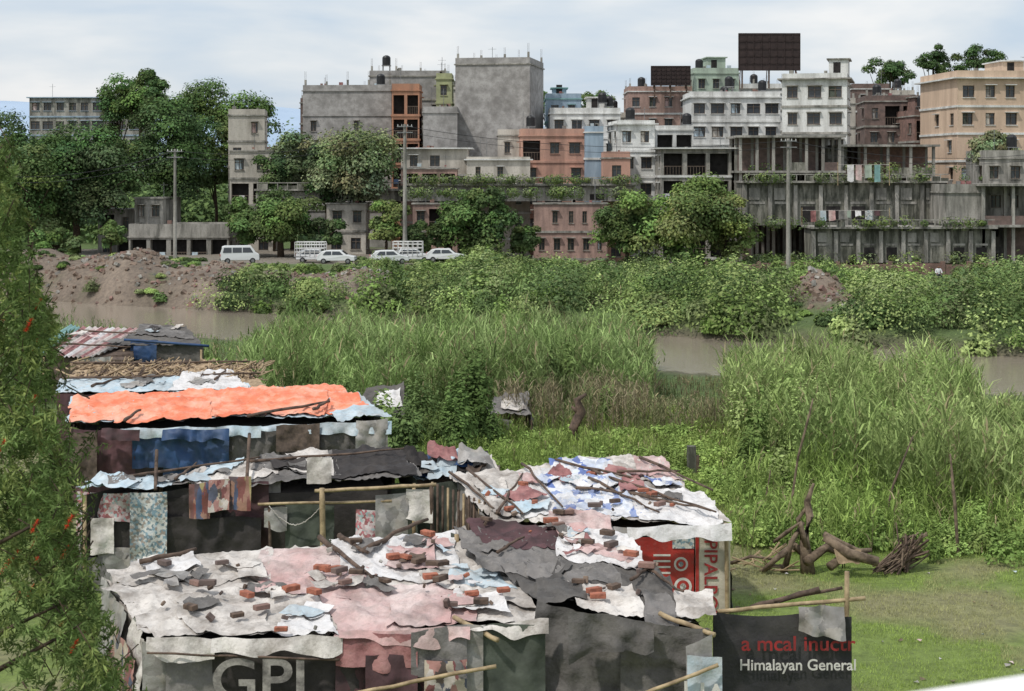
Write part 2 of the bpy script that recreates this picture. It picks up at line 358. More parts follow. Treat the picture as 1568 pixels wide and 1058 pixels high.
# ---------- BUILDINGS
def facade(mb,tb,o,u,w,zb,zt,nb,wall,fh=3.,p=.85,kinds='win',ww=.45,band=True,trimk='conc'):
    zv=Vector((0,0,1));n=u.cross(zv);bw=w/nb;z1=zt
    def pt(a,z,dp=0): return o+u*a+zv*z-n*dp
    def tbox(a0,a1,z0,z1_,d0,d1,k,B):
        vs=[pt(a0,z0,d0),pt(a1,z0,d0),pt(a1,z0,d1),pt(a0,z0,d1),pt(a0,z1_,d0),pt(a1,z1_,d0),pt(a1,z1_,d1),pt(a0,z1_,d1)]
        B.add(vs,[(0,3,2,1),(4,5,6,7),(0,1,5,4),(1,2,6,5),(2,3,7,6),(3,0,4,7)],k)
    while z1>zb+.2:
        z0=max(zb,z1-fh)
        for i in range(nb):
            a0=i*bw;a1=a0+bw
            if z1-z0<2.4 or random.random()>p:
                mb.quad(pt(a0,z0),pt(a1,z0),pt(a1,z1),pt(a0,z1),wall);continue
            kk=kinds if isinstance(kinds,str) else random.choice(kinds)
            f=ww*random.uniform(.75,1.15) if kk!='open' else .8
            sh=random.uniform(-.12,.12)*bw*(1-f)
            l=a0+bw*(1-f)/2+sh;r=a1-bw*(1-f)/2+sh
            s=z0+(.95 if kk=='win' else .15);t=z0+(2.25 if kk!='open' else 2.5);dp=.2 if kk=='win' else 1.1
            mb.quad(pt(a0,z0),pt(l,z0),pt(l,z1),pt(a0,z1),wall);mb.quad(pt(r,z0),pt(a1,z0),pt(a1,z1),pt(r,z1),wall)
            mb.quad(pt(l,z0),pt(r,z0),pt(r,s),pt(l,s),wall);mb.quad(pt(l,t),pt(r,t),pt(r,z1),pt(l,z1),wall)
            mb.quad(pt(l,s),pt(l,s,dp),pt(l,t,dp),pt(l,t),wall);mb.quad(pt(r,s,dp),pt(r,s),pt(r,t),pt(r,t,dp),wall)
            mb.quad(pt(l,s),pt(r,s),pt(r,s,dp),pt(l,s,dp),wall);mb.quad(pt(l,t,dp),pt(r,t,dp),pt(r,t),pt(l,t),wall)
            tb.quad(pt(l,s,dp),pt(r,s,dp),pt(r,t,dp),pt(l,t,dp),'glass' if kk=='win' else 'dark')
            if kk=='win':
                for q in (0.,.5,1.):
                    c=l+(r-l)*q+(.03 if q==0 else -.03 if q==1 else 0);tbox(c-.03,c+.03,s,t,.1,.17,'frame',tb)
                for q in (.04,.68,.96): tbox(l+.06,r-.06,s+(t-s)*q-.025,s+(t-s)*q+.025,.105,.165,'frame',tb)
                if random.random()<.3: tb.quad(pt(l+.05,s+.05,.19),pt(l+(r-l)*random.uniform(.3,.9),s+.05,.19),pt(l+(r-l)*.6,t-.05,.19),pt(l+.05,t-.05,.19),random.choice(['t_check','t_lblue','t_pink','cream','t_green']))
                if random.random()<.75: tbox(l-.12,r+.12,t+.05,t+.13,-.4,-.003,trimk,tb)
                tbox(l-.06,r+.06,s-.08,s-.003,-.1,-.003,trimk,tb)
            elif kk=='open' and random.random()<.7:
                for q in np.linspace(.02,.98,7): tbox(l+(r-l)*q-.02,l+(r-l)*q+.02,s,s+.9,.02,.05,'frame',tb)
                tbox(l,r,s+.92,s+.98,.0,.07,'frame',tb)
                if random.random()<.4:
                    a_=random.uniform(l,l+(r-l)*.6);tb.quad(pt(a_,s+.4,-.01),pt(a_+.6,s+.4,-.01),pt(a_+.62,s+.97,-.01),pt(a_,s+.97,-.01),random.choice(['t_red','t_lblue','t_white2','t_blue','t_floral']))
        if band and z0>zb+.1: tbox(-.02,w+.02,z0-.14,z0+.1,-.13,-.003,trimk,tb)
        z1=z0
def bld(name,px0,px1,ytop,d,depth=9,wall='conc',nb=3,yaw=0,trim='conc',p=.85,kinds='win',ww=.45,fh=3.,par=.8,over=.15,zb=None,tank=0,cols=False,tower=None,band=True):
    w=(px1-px0)/F*d;xc=X((px0+px1)/2,d);zt=Z(ytop,d)
    g=thf(xc,d+2)-1.2 if zb is None else zb
    e=empty(name,(xc,d,g));mat=Matrix.Translation((xc,d,0))@Matrix.Rotation(math.radians(yaw),4,'Z')
    mb=MB();tb=MB();mb.M=mat;tb.M=mat;rz=zt-par
    hw=w/2;V3=Vector
    facade(mb,tb,V3((-hw,0,0)),V3((1,0,0)),w,g,rz,nb,wall,fh,p,kinds,ww,band,trim)
    ns=max(1,int(depth/3.5))
    facade(mb,tb,V3((hw,0,0)),V3((0,1,0)),depth,g,rz,ns,wall,fh,p*.6,'win',.3,band,trim)
    facade(mb,tb,V3((-hw,depth,0)),V3((0,-1,0)),depth,g,rz,ns,wall,fh,p*.6,'win',.3,band,trim)
    mb.quad((hw,depth,g),(-hw,depth,g),(-hw,depth,rz),(hw,depth,rz),wall)
    tb.box(-hw-over,hw+over,-over,depth+over,rz-.001,rz+.15,trim)
    if par>.3:
        for (a,b,c,dd) in ((-hw,hw,0,.12),(-hw,hw,depth-.12,depth),(-hw,-hw+.12,.123,depth-.123),(hw-.12,hw,.123,depth-.123)): mb.box(a,b,c,dd,rz+.152,zt,wall)
    if tower:
        a,b,h=tower
        mb.box(-hw+a*w,-hw+b*w,depth*.35,depth*.8,rz+.155,rz+h,wall);tb.box(-hw+a*w-.25,-hw+b*w+.25,depth*.35-.25,depth*.8+.25,rz+h,rz+h+.14,trim)
        tb.box(-hw+a*w+.5,-hw+a*w+1.3,depth*.35-.03,depth*.35-.004,rz+.2,rz+2.1,'dark')
    mb.build('walls',e);tb.build('windows_and_trim',e)
    rc=MB();rc.M=mat
    for i in range(tank):
        tx=random.uniform(-hw*.75,hw*.75);ty=random.uniform(1,depth*.5);zz=zt+random.uniform(.0,.8)
        for sx in (-.45,.45):
            for sy in (-.45,.45): rc.box(tx+sx-.05,tx+sx+.05,ty+sy-.05,ty+sy+.05,rz+.15,zz,'steel')
        rc.box(tx-.6,tx+.6,ty-.6,ty+.6,zz,zz+.08,'steel')
        rc.tube([(tx,ty,zz+.08),(tx,ty,zz+1.1),(tx,ty,zz+1.3),(tx,ty,zz+1.42)],[.55,.55,.42,.15],'tank',12)
    if cols:
        for i in range(nb+1):
            for yy in (.2,depth-.4):
                cx=-hw+.15+(w-.5)*i/nb;hh=random.uniform(.5,1.4);rc.box(cx,cx+.25,yy,yy+.25,zt-.02,zt+hh*.5,'conc')
                for q in (.04,.2): rc.tube([(cx+q,yy+.05,zt),(cx+q,yy+.1,zt+hh+.4)],.015,'stick',4)
    for i in range(random.randint(0,2)):
        ax=random.uniform(-hw*.8,hw*.8);hh=random.uniform(1.2,2.6);rc.tube([(ax,1.5,rz),(ax,1.5,zt+hh)],.03,'steel',4);rc.box(ax-.5,ax+.5,1.48,1.52,zt+hh*.8,zt+hh*.8+.03,'steel')
    for i in range(random.randint(0,4)):
        ax=random.uniform(-hw*.8,hw*.7);s=random.uniform(.2,.5);rc.box(ax,ax+s,.3,.3+s,zt-.0,zt+s*.8,random.choice(['conc','brickw','t_lblue','t_red','tin']))
    rc.build('roof_clutter',e);return e
bld('school_building',45,215,150,262,10,'conc',9,0,'blue',1,'win',.75,par=0,over=.4)
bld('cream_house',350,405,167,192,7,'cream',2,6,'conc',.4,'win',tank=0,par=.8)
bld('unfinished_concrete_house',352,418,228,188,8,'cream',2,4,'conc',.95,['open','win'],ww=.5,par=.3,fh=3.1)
bld('concrete_house',205,250,300,184,6,'conc',2,-8,'conc',.95,'win',ww=.6,par=.3)
bld('roadside_house',150,205,318,186,6,'conc',2,0,'conc',.9,['open','win'],par=.3)
bld('roadside_shop_row',197,350,343,178,7,'conc',5,0,'conc',1,'open',ww=.7,par=1.5,fh=2.7)
bld('grey_apartment_block',463,600,130,205,14,'concg',4,-4,'concg',.3,'win',ww=.25,cols=True,tank=1)
bld('orange_balcony_house',600,642,128,200,6,'orange',2,0,'orange',.6,'open',par=.9)
bld('grey_apartment_block',566,684,108,214,12,'concg',3,0,'conc',.3,'win',ww=.25,cols=True,tank=1)
bld('yellow_house',668,692,112,209,6,'yellow',1,0,'yellow',.8,'win')
bld('grey_tower_block',696,812,88,203,11,'concg',3,-10,'conc',.1,'win',ww=.2,par=.9,band=False,cols=True)
bld('grey_apartment_block',648,700,163,200,10,'concg',2,0,'concg',.2,'win',ww=.25,band=False)
bld('turquoise_house',836,890,143,215,8,'blue',2,0,'teal',.9,'win',tower=(.2,.6,1.6))
bld('white_apartment_house',842,950,165,205,9,'white',4,0,'white',.9,'win',ww=.5,tank=2,tower=(.55,.8,2.2))
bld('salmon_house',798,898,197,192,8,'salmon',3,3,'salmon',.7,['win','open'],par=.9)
bld('blue_striped_house',896,924,193,190,7,'blue',1,0,'white',.0,'win')
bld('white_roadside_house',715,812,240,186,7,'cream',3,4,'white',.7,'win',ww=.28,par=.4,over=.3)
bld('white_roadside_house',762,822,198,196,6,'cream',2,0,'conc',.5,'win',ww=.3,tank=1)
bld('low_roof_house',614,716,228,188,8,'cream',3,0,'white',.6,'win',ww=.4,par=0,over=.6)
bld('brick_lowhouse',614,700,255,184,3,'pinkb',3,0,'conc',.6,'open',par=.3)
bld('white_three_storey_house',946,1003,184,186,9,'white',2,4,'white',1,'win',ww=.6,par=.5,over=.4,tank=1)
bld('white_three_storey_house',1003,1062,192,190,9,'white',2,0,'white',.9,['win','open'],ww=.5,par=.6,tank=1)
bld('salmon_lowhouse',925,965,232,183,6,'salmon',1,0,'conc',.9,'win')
bld('pink_house',962,1062,132,226,9,'pinkb',4,0,'white',.9,'win',ww=.45,cols=True,tank=2)
bld('white_long_house',1058,1195,140,208,10,'white',5,0,'white',.95,'win',ww=.65,par=.8,over=.3,tank=2)
bld('green_house',1062,1132,104,225,8,'green',3,5,'green',.9,'win',ww=.5,tower=(.4,.8,2.4),tank=1)
bld('flat_roof_shed',1012,1120,228,178,7,'conc',3,0,'white',.9,'open',par=0,over=.7)
bld('white_four_storey_house',1198,1296,112,182,9,'white',3,-14,'conc',1,'win',ww=.55,par=.7,over=.5,tower=(.7,1.,2.4),tank=0)
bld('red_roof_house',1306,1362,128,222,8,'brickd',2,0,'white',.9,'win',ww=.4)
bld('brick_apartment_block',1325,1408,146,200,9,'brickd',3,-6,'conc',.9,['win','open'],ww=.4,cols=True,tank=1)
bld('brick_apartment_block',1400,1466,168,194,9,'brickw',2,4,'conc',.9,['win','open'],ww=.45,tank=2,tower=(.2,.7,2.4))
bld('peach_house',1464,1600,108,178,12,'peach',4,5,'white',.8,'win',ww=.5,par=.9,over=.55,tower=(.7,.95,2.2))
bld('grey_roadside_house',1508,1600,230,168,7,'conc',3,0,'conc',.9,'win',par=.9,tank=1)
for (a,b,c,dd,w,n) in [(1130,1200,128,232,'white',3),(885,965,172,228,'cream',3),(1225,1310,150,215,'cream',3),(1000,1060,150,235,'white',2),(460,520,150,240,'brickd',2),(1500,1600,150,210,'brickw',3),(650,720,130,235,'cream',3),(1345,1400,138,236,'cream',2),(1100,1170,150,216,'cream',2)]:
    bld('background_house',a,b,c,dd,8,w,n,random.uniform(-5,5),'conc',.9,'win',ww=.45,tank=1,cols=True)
def frame_bld(name,px0,px1,levels,d,depth,nb,infill='brickd'):
    x0,x1=X(px0,d),X(px1,d);g=thf((x0+x1)/2,d)-.5;e=empty(name,((x0+x1)/2,d,g));mb=MB()
    zs=[Z(l,d) for l in levels]
    for z in zs: mb.box(x0-.4,x1+.4,d-.6,d+depth,z-.18,z+.05,'conc')
    bots=zs[1:]+[g]
    for k,(zt,zb) in enumerate(zip(zs,bots)):
        for i in range(nb+1):
            cx=x0+(x1-x0-.3)*i/nb
            for yy in (d,d+depth*.45,d+depth-.6): mb.box(cx,cx+.3,yy,yy+.3,zb+.052,zt-.183,'conc')
            if i<nb:
                r=random.random();cx2=x0+(x1-x0-.3)*(i+1)/nb
                if r<.6: mb.box(cx+.303,cx2-.003,d+depth*.45,d+depth*.45+.2,zb+.052,zt-.185,infill)
                if r>.35: mb.box(cx+.303,cx2-.003,d+.05,d+.2,zb+.052,zb+.95,infill if r>.7 else 'concd')
    mb.box(x0,x1,d+depth-.25,d+depth-.02,g,zs[0]-.185,'brickd')
    mb.build('frame_and_slabs',e);return e
frame_bld('unfinished_frame_building',1132,1288,[208,262],174,8,6)
frame_bld('unfinished_frame_building',1288,1432,[222,270],176,7,4,'brickw')
def terrace(name,px0,px1,y0,y1,d,depth,np_,wall='concd',slab=True,dark=0):
    x0,x1=X(px0,d),X(px1,d);zt,zb=Z(y0,d),Z(y1,d);e=empty(name,((x0+x1)/2,d,zb));mb=MB()
    mb.box(x0,x1,d,d+depth,zb,zt,wall)
    st=(x1-x0)/np_
    for i in range(np_+1):
        cx=x0+st*i;mb.box(cx-.2,cx+.2,d-.3,d-.003,zb,zt-.25,'conc')
        if i<np_:
            r=random.random()
            mb.box(cx+.5,cx+st-.5,d-.06,d-.004,zb+(zt-zb)*.5,zb+(zt-zb)*.56,'conc')
            if r<dark: mb.box(cx+.6,cx+st-.6,d-.02,d-.005,zb+(zt-zb)*.08,zb+(zt-zb)*.45,'dark')  # thin dark panels on a solid wall paint in shaded openings
            if r>.5: mb.box(cx+.45,cx+st*.6,d-.1,d-.004,zb+(zt-zb)*.6,zb+(zt-zb)*.88,'conc')
    if slab:
        mb.box(x0-.3,x1+.3,d-.8,d+depth,zt+.003,zt+.2,'conc')
        for i in range(np_*3): 
            cx=x0+(x1-x0)*i/(np_*3);mb.box(cx,cx+.08,d-.7,d-.6,zt+.203,zt+.85,'conc')
            if random.random()<.5: mb.box(cx+.083,cx+(x1-x0)/(np_*3)-.003,d-.69,d-.61,zt+.203,zt+random.uniform(.5,.85),'concd')
        mb.box(x0,x1,d-.72,d-.58,zt+.853,zt+.95,'conc')
    mb.build('wall',e);return e
terrace('retaining_wall',1140,1450,280,345,170,6,8,dark=.6)
terrace('retaining_wall',1245,1520,350,402,163,5,8,dark=.5)
terrace('retaining_wall',625,972,284,308,181,5,9,'conc',dark=.2)
terrace('retaining_wall',395,625,292,308,184,5,5,'conc')
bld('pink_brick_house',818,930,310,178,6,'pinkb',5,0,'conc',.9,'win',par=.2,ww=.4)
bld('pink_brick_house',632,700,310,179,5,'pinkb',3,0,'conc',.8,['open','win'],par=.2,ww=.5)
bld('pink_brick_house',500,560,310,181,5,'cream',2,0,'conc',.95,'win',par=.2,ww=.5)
bld('concrete_roadside_house',1447,1504,282,164,6,'conc',1,0,'conc',.3,'win',par=.9)
frame_bld('garage_shelter',1504,1600,[282,345],163,6,2)
mb=MB();e=empty('brick_boundary_wall',(X(1300,158),158,0));x0,x1=X(1080,160),X(1640,160)
for i in range(14):
    a=x0+(x1-x0)*i/14;b=x0+(x1-x0)*(i+1)/14;mb.box(a,b-.003,159,159.25,-.5,1.15+random.uniform(-.15,.1),'brickw');mb.box(a-.18,a+.18,158.9,159.35,-.5,1.35,'brickw')
mb.build('wall',e)
def billboard(px0,px1,y0,y1,d,yb):
    x0,x1=X(px0,d),X(px1,d);e=empty('billboard',((x0+x1)/2,d,Z(yb,d)));mb=MB()
    mb.box(x0,x1,d,d+.15,Z(y1,d),Z(y0,d),'board')
    for i in range(9):
        c=x0+(x1-x0)*i/8;mb.box(c-.05,c+.05,d-.08,d-.003,Z(y1,d),Z(y0,d),'board')
    for i in range(6):
        z=Z(y1,d)+(Z(y0,d)-Z(y1,d))*i/5;mb.box(x0,x1,d-.14,d-.083,z-.02,z+.02,'board')
    for c in (x0+.5,(x0+x1)/2,x1-.5):
        mb.box(c-.1,c+.1,d+.2,d+.4,Z(yb,d),Z(y0,d),'stick');mb.tube([(c,d+3,Z(yb,d)),(c,d+.4,Z(y0,d)-.6)],.06,'stick',4)
    mb.build('panel_and_struts',e)
billboard(1131,1225,51,108,212,135);billboard(997,1057,101,131,224,150)
def pole(px,yt,d,r=.2):
    x=X(px,d);g=thf(x,d);zt=Z(yt,d);e=empty('utility_pole',(x,d,g));mb=MB()
    mb.tube([(x,d,g-.5),(x,d,zt)],[r,r*.65],'conc',8)
    for k in (.3,.9): mb.box(x-.8,x+.8,d-.26,d-.16,zt-k,zt-k+.1,'steel')
    for s in (-.7,-.3,.3,.7): mb.tube([(x+s,d-.2,zt-.2),(x+s,d-.2,zt-.02)],[.05,.03],'white',6)
    mb.build('pole',e);return (x,d,zt)
T=[(X(-60,168),168,Z(262,168)),pole(268,228,166),pole(620,190,165,.24),pole(1207,212,158,.24),(X(1640,160),160,Z(225,160))]
mb=MB()
for i in range(len(T)-1):
    a,b=Vector(T[i]),Vector(T[i+1])
    for dz,dy in ((-.2,-.2),(-.2,.3),(-.8,0)):
        pts=[a.lerp(b,t)+Vector((0,dy,dz-1.3*4*t*(1-t))) for t in np.linspace(0,1,14)]
        mb.tube(pts,.022,'tank',3)
mb.build('overhead_wires')
# ---------- far trees
for a in [('broadleaf_tree',8,134,360,192,60,G_D,10000),('broadleaf_tree',118,168,375,184,100,G_D,22000),('broadleaf_tree',45,205,385,178,66,G_M,10000),('broadleaf_tree',165,180,340,188,54,G_M,8000),('broadleaf_tree',75,186,320,192,64,G_D,9000),
 ('broadleaf_tree',262,136,335,190,88,G_D,20000),('broadleaf_tree',215,98,200,235,62,G_M,7500),('broadleaf_tree',300,116,240,240,72,G_M,8000),('broadleaf_tree',180,116,210,238,46,G_D,5500),('broadleaf_tree',330,160,330,196,46,G_M,7000),
 ('broadleaf_tree',372,132,260,236,64,G_M,7500),('broadleaf_tree',448,172,330,190,54,G_O,10000),('broadleaf_tree',552,164,345,182,86,G_O,20000),('broadleaf_tree',420,215,320,186,36,G_D,5000),
 ('broadleaf_tree',500,200,330,184,46,G_D,8000),('broadleaf_tree',430,283,392,174,84,G_M,14000),('broadleaf_tree',372,290,384,175,34,G_M,6000),('broadleaf_tree',590,300,385,172,42,G_L,7000),
 ('broadleaf_tree',735,279,400,170,70,G_M,13000),('broadleaf_tree',690,310,385,171,44,G_D,7000),('broadleaf_tree',1040,248,410,162,104,G_L,19000),('broadleaf_tree',962,290,412,164,58,G_M,9500),
 ('broadleaf_tree',1110,275,410,163,54,G_L,9000),('broadleaf_tree',760,258,390,168,16,G_D,3500),('broadleaf_tree',235,100,200,226,28,G_D,3500),
 ('broadleaf_tree',1362,82,140,300,44,G_D,6000),('broadleaf_tree',1430,65,125,300,40,G_D,5500),('broadleaf_tree',1497,65,125,300,48,G_D,6500),
 ('broadleaf_tree',1525,186,280,172,52,G_O,7500),('broadleaf_tree',640,330,390,173,42,G_D,6000),('broadleaf_tree',170,330,385,174,32,G_M,4500),('broadleaf_tree',90,340,400,172,52,G_M,7000),('broadleaf_tree',800,330,400,172,36,G_M,5000),('broadleaf_tree',490,325,385,173,42,G_D,6000),
 ('broadleaf_tree',915,130,190,250,45,G_M,3500),('broadleaf_tree',840,130,185,250,38,G_M,3500)]:
    tree(a[0],a[1],a[2],a[3],a[4],a[5],a[6],a[7],.44 if a[4]>210 else .36,36 if a[7]>8000 else 20)
n=230;px=R.choice([650,700,870,950,1160,1200,1280,1340,1390,1480,830,760],n)+R.uniform(-30,30,n)
acc=Acc()
for p in px:
    d=random.choice([168.6,180.3]) if p<1100 else random.choice([162.3,169.3,175.,163.]);yy={168.6:300,180.3:280,162.3:346,169.3:277,175.:262,163.:400}[d]
    m=70;dv=rdir(m);c=np.array([X(p,d),d-.3,Z(yy,d)+.3]);cards(acc,c+dv*np.array([.8,.4,.6])*R.uniform(.4,1.4),dv,R.uniform(.12,.3,m),R.uniform(.1,.2,m),jcol([G_L,G_M,G_O][R.integers(3)],m,.3))
acc.build('terrace_plants',['leaf'])
n=260;cx=np.concatenate([R.uniform(-150,150,160),R.uniform(-95,-35,100)]);cy=np.concatenate([R.uniform(290,380,160),R.uniform(205,250,100)])
hh=np.where(cy>270,np.interp(cx,[-150,-40,0,150],[17,16,5,8]),R.uniform(8,14,n))*R.uniform(.7,1.,n)
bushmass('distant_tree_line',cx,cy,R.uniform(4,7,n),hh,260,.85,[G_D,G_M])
# ---------- far bank shrubs
def scatter(n,p0,p1,d0,d1):
    d=np.sqrt(R.uniform(d0*d0,d1*d1,n));px=R.uniform(p0,p1,n);return px,(px-784)/F*d,d
px,x,d=scatter(2700,-60,1640,94,168)
e=d-river_c(x);ok=e>9.6
bare=np.zeros(len(x))
for (mp,md,h,rx,ry) in MOUNDS: bare=np.maximum(bare,np.exp(-((x-X(mp,md))/(rx*.85))**2-((d-md+3)/(ry*.95))**2))
ok&=(bare<.42)|(R.random(len(x))<.06)
ok&=~((px<600)&(fbm(x*.3,d*.3,61,2)<.36)&(e>14))
ok&=~((px<540)&(px>320)&(d>156))
px,x,d,e=px[ok],x[ok],d[ok],e[ok]
ymin=np.interp(px,[-60,60,100,200,260,310,330,400,410,450,600,700,900,1000,1150,1300,1410,1640],[360,395,388,400,402,408,408,408,402,408,400,380,384,378,390,400,400,396])
ymin=ymin+(R.random(len(x))**2*40)*(d>135)+50*(fbm(px*.012,d*.05,71,2)-.38)*(d>120)
ymin=np.where((px>320)&(px<545),np.maximum(ymin,403),ymin);ymin=np.where((px>=545)&(px<705),np.maximum(ymin,393),ymin)
ymin=np.where((px>1195)&(px<1305)&(d<121),np.maximum(ymin,482),ymin)
ymin=np.where((px>20)&(px<330)&(d<150),np.maximum(ymin,R.uniform(425,475,len(px))),ymin)
ymin=np.where((px>1408)&(px<1466)&(d<153),np.maximum(ymin,440),ymin)
tall=R.random(len(x))<np.where(px>1100,.6,.38)
h=np.where(tall,R.uniform(2.4,4.6,len(x)),R.uniform(.7,2.,len(x)))
h=np.minimum(h,np.maximum(.3,(H-(ymin-HZ)/F*d)-th(x,d)))
r=np.clip(h*R.uniform(.5,.95,len(x)),.5,3.)
BC=[(.14,.205,.075),(.19,.26,.085),(.10,.155,.055),(.25,.31,.115),(.08,.12,.05),(.2,.24,.11),(.16,.24,.068)]
kk=R.random(len(x))<.4
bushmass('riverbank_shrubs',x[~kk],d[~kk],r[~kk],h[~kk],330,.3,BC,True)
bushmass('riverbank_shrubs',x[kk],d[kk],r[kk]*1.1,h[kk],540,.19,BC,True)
# rubble
mb=MB()
for i in range(1100):
    mp,md,h,rx,ry=random.choice(MOUNDS[:7]);x=X(mp,md)+random.gauss(0,rx*.7);y=md+random.gauss(-2,ry*.6);z=thf(x,y)
    s=random.uniform(.06,.28);mb.M=Matrix.Translation((x,y,z))@Matrix.Rotation(random.uniform(0,6),4,Vector(rdir(1)[0]))
    mb.box(-s,s*.8,-s*.6,s*.7,-s*.5,s*.5,random.choice(['dirt','dirt','dirt','conc','brickw']))
mb.M=Matrix.Identity(4);mb.build('rubble_stones')
# ---------- reeds
def reedbed(name,n,p0,p1,d0,d1,ymx,hlo,hhi,cols,mask=None,leaves=7,W=.055,dry=.08,amp=95,emax=-9.6):
    px,x,d=scatter(n,p0,p1,d0,d1);e=d-river_c(x);ok=(e<emax)
    if mask is not None: ok&=mask(px,x,d)
    px,x,d=px[ok],x[ok],d[ok];n=len(x)
    gx=np.round(x/1.5+R.uniform(-.3,.3,n))*1.5;gy=np.round(d/1.5+R.uniform(-.3,.3,n))*1.5;w=.5*R.random(n)
    x=x*(1-w)+gx*w;d=d*(1-w)+gy*w;g=th(x,d)
    cl=fbm(x*.5,d*.4,77,3);h=hlo+(hhi-hlo)*np.clip((cl-.28)*2.2,0,1)*R.uniform(.65,1.12,n)
    ym=np.interp(px,[a for a,_ in ymx],[b for _,b in ymx])+R.exponential(16,n)-12*(amp>12)+amp*(fbm(px*.018+d*.1,d*.25,66,2)-.42)
    h=np.clip(np.minimum(h,H-(ym-HZ)/F*d-g),.3,None)
    acc=Acc();base=np.stack([x,d,g],1);az0=R.uniform(0,6.28,n);ln=R.uniform(0,.22,n)
    cn=fbm(x*.3,d*.25,90,3);ci=np.array(cols)[np.clip((cn*len(cols)*1.8-len(cols)*.4).astype(int),0,len(cols)-1)]*R.uniform(.65,1.35,(n,1))*(.5+1.0*fbm(x*.55,d*.45,95,2))[:,None]
    isd=R.random(n)<dry;ci[isd]=np.array([.36,.31,.18])*R.uniform(.7,1.1,(isd.sum(),1))
    ribbons(acc,base,az0,h*.97,np.full(n,.03),ln,R.uniform(0,.2,n),ci*.8,2)
    for k in range(leaves):
        t=(k+R.random(n))/leaves*.85+.08
        off=np.stack([np.cos(az0),np.sin(az0),0*az0],1)*(np.sin(ln)*h*t)[:,None]
        b=base+off;b[:,2]+=h*t*np.cos(ln)*.95
        L=(.3+.45*(1-abs(t-.55)))*np.minimum(h,3)*.42*R.uniform(.7,1.3,n)
        ribbons(acc,b,R.uniform(0,6.28,n),L,R.uniform(.6,1.2,n)*W,R.uniform(.15,.6,n),R.uniform(.5,1.9,n),np.clip(ci*R.uniform(.75,1.3,(n,1)),0,1),2)
    return acc.build(name,['reed'])
RC=[(.18,.25,.09),(.23,.32,.115),(.3,.39,.16),(.21,.3,.1)]
Y1=[(300,520),(370,520),(400,496),(480,462),(540,462),(600,482),(660,462),(700,440),(760,462),(840,466),(900,452),(960,468),(990,488),(1005,600)]
reedbed('reed_bed',9000,375,1000,62,99,Y1,1.8,4.2,RC,lambda p,x,d:(d>62+(p-380)/600*10),6,.07)
reedbed('river_grass',2300,-40,400,72,112,[(-40,440),(150,455),(190,505),(220,524),(330,528),(360,526),(400,518)],.8,2.4,RC,lambda p,x,d:(d>78)&((p>170)|(d>90)),amp=15)
Y2=[(1105,606),(1122,520),(1160,500),(1230,508),(1300,510),(1380,515),(1430,495),(1470,510),(1485,545),(1500,632),(1640,634)]
reedbed('reed_bed',8200,1112,1640,46,84,Y2,1.2,4.,[(.21,.28,.1),(.28,.36,.13),(.33,.41,.16),(.24,.33,.11)],lambda p,x,d:((d>58-(p-1150)*.045)|((d>50)&(p>1230)))&(R.random(len(p))<.9)&((p<1495)|(d<74)),7,.065)
reedbed('dry_weeds',4600,760,1165,62,86,[(760,560),(850,550),(920,548),(985,560),(1000,604),(1116,604),(1124,560),(1165,560)],.6,2.4,[(.21,.21,.11),(.27,.235,.15),(.19,.23,.1),(.29,.245,.16)],lambda p,x,d:R.random(len(p))<.85,6,.045,.25,amp=10)
reedbed('tall_grass',4500,640,1180,54,72,[(640,600),(760,610),(900,640),(1100,640),(1180,600)],.3,1.1,[(.22,.3,.085),(.26,.33,.1)],None,5,.04,.06,amp=40)
reedbed('tall_grass',3000,1120,1640,42,57,[(1120,690),(1640,640)],.4,2.,[(.23,.32,.085),(.28,.37,.11)],lambda p,x,d:R.random(len(p))<.7,6,.04,.06)
reedbed('bank_reeds',2600,560,1640,100,150,[(560,400),(1640,400)],.8,3.2,[(.2,.27,.1),(.26,.33,.14)],lambda p,x,d:((d-river_c(x))>9.8)&(fbm(x*.15,d*.15,201,2)>.5),5,.1,.1,amp=40,emax=999)
def bushes(name,L,ls=.12,per=900,cols=None):
    cx=np.array([X(a,dd) for a,_,dd,_ in L]);cy=np.array([float(dd) for _,_,dd,_ in L]);g=th(cx,cy)
    h=np.array([Z(yt,dd) for _,yt,dd,_ in L])-g;r=np.array([hw/F*dd for _,_,dd,hw in L])
    bushmass(name,cx,cy,r,np.maximum(h,.3),per,ls,cols or [G_M,(.12,.18,.05)])
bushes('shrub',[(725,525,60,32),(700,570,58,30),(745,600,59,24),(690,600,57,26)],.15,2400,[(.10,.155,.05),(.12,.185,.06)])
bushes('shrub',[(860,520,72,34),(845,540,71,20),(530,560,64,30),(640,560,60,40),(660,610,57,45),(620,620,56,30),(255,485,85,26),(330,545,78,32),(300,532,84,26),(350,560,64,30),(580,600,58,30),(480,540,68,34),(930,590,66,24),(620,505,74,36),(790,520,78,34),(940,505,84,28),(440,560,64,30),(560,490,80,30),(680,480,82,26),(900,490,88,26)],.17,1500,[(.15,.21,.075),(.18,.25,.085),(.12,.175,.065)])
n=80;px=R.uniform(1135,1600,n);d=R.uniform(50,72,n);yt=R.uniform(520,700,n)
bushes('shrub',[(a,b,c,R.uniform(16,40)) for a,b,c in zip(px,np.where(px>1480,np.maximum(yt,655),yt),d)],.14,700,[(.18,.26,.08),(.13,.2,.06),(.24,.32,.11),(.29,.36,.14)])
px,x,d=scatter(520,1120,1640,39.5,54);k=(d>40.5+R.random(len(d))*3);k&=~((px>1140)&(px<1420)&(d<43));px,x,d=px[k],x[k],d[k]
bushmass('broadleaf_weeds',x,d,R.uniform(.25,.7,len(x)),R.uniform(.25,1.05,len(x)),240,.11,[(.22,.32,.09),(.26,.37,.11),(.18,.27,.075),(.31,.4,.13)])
px,x,d=scatter(260,600,1130,48,62);k=(px>760)|(d>54);px,x,d=px[k],x[k],d[k]
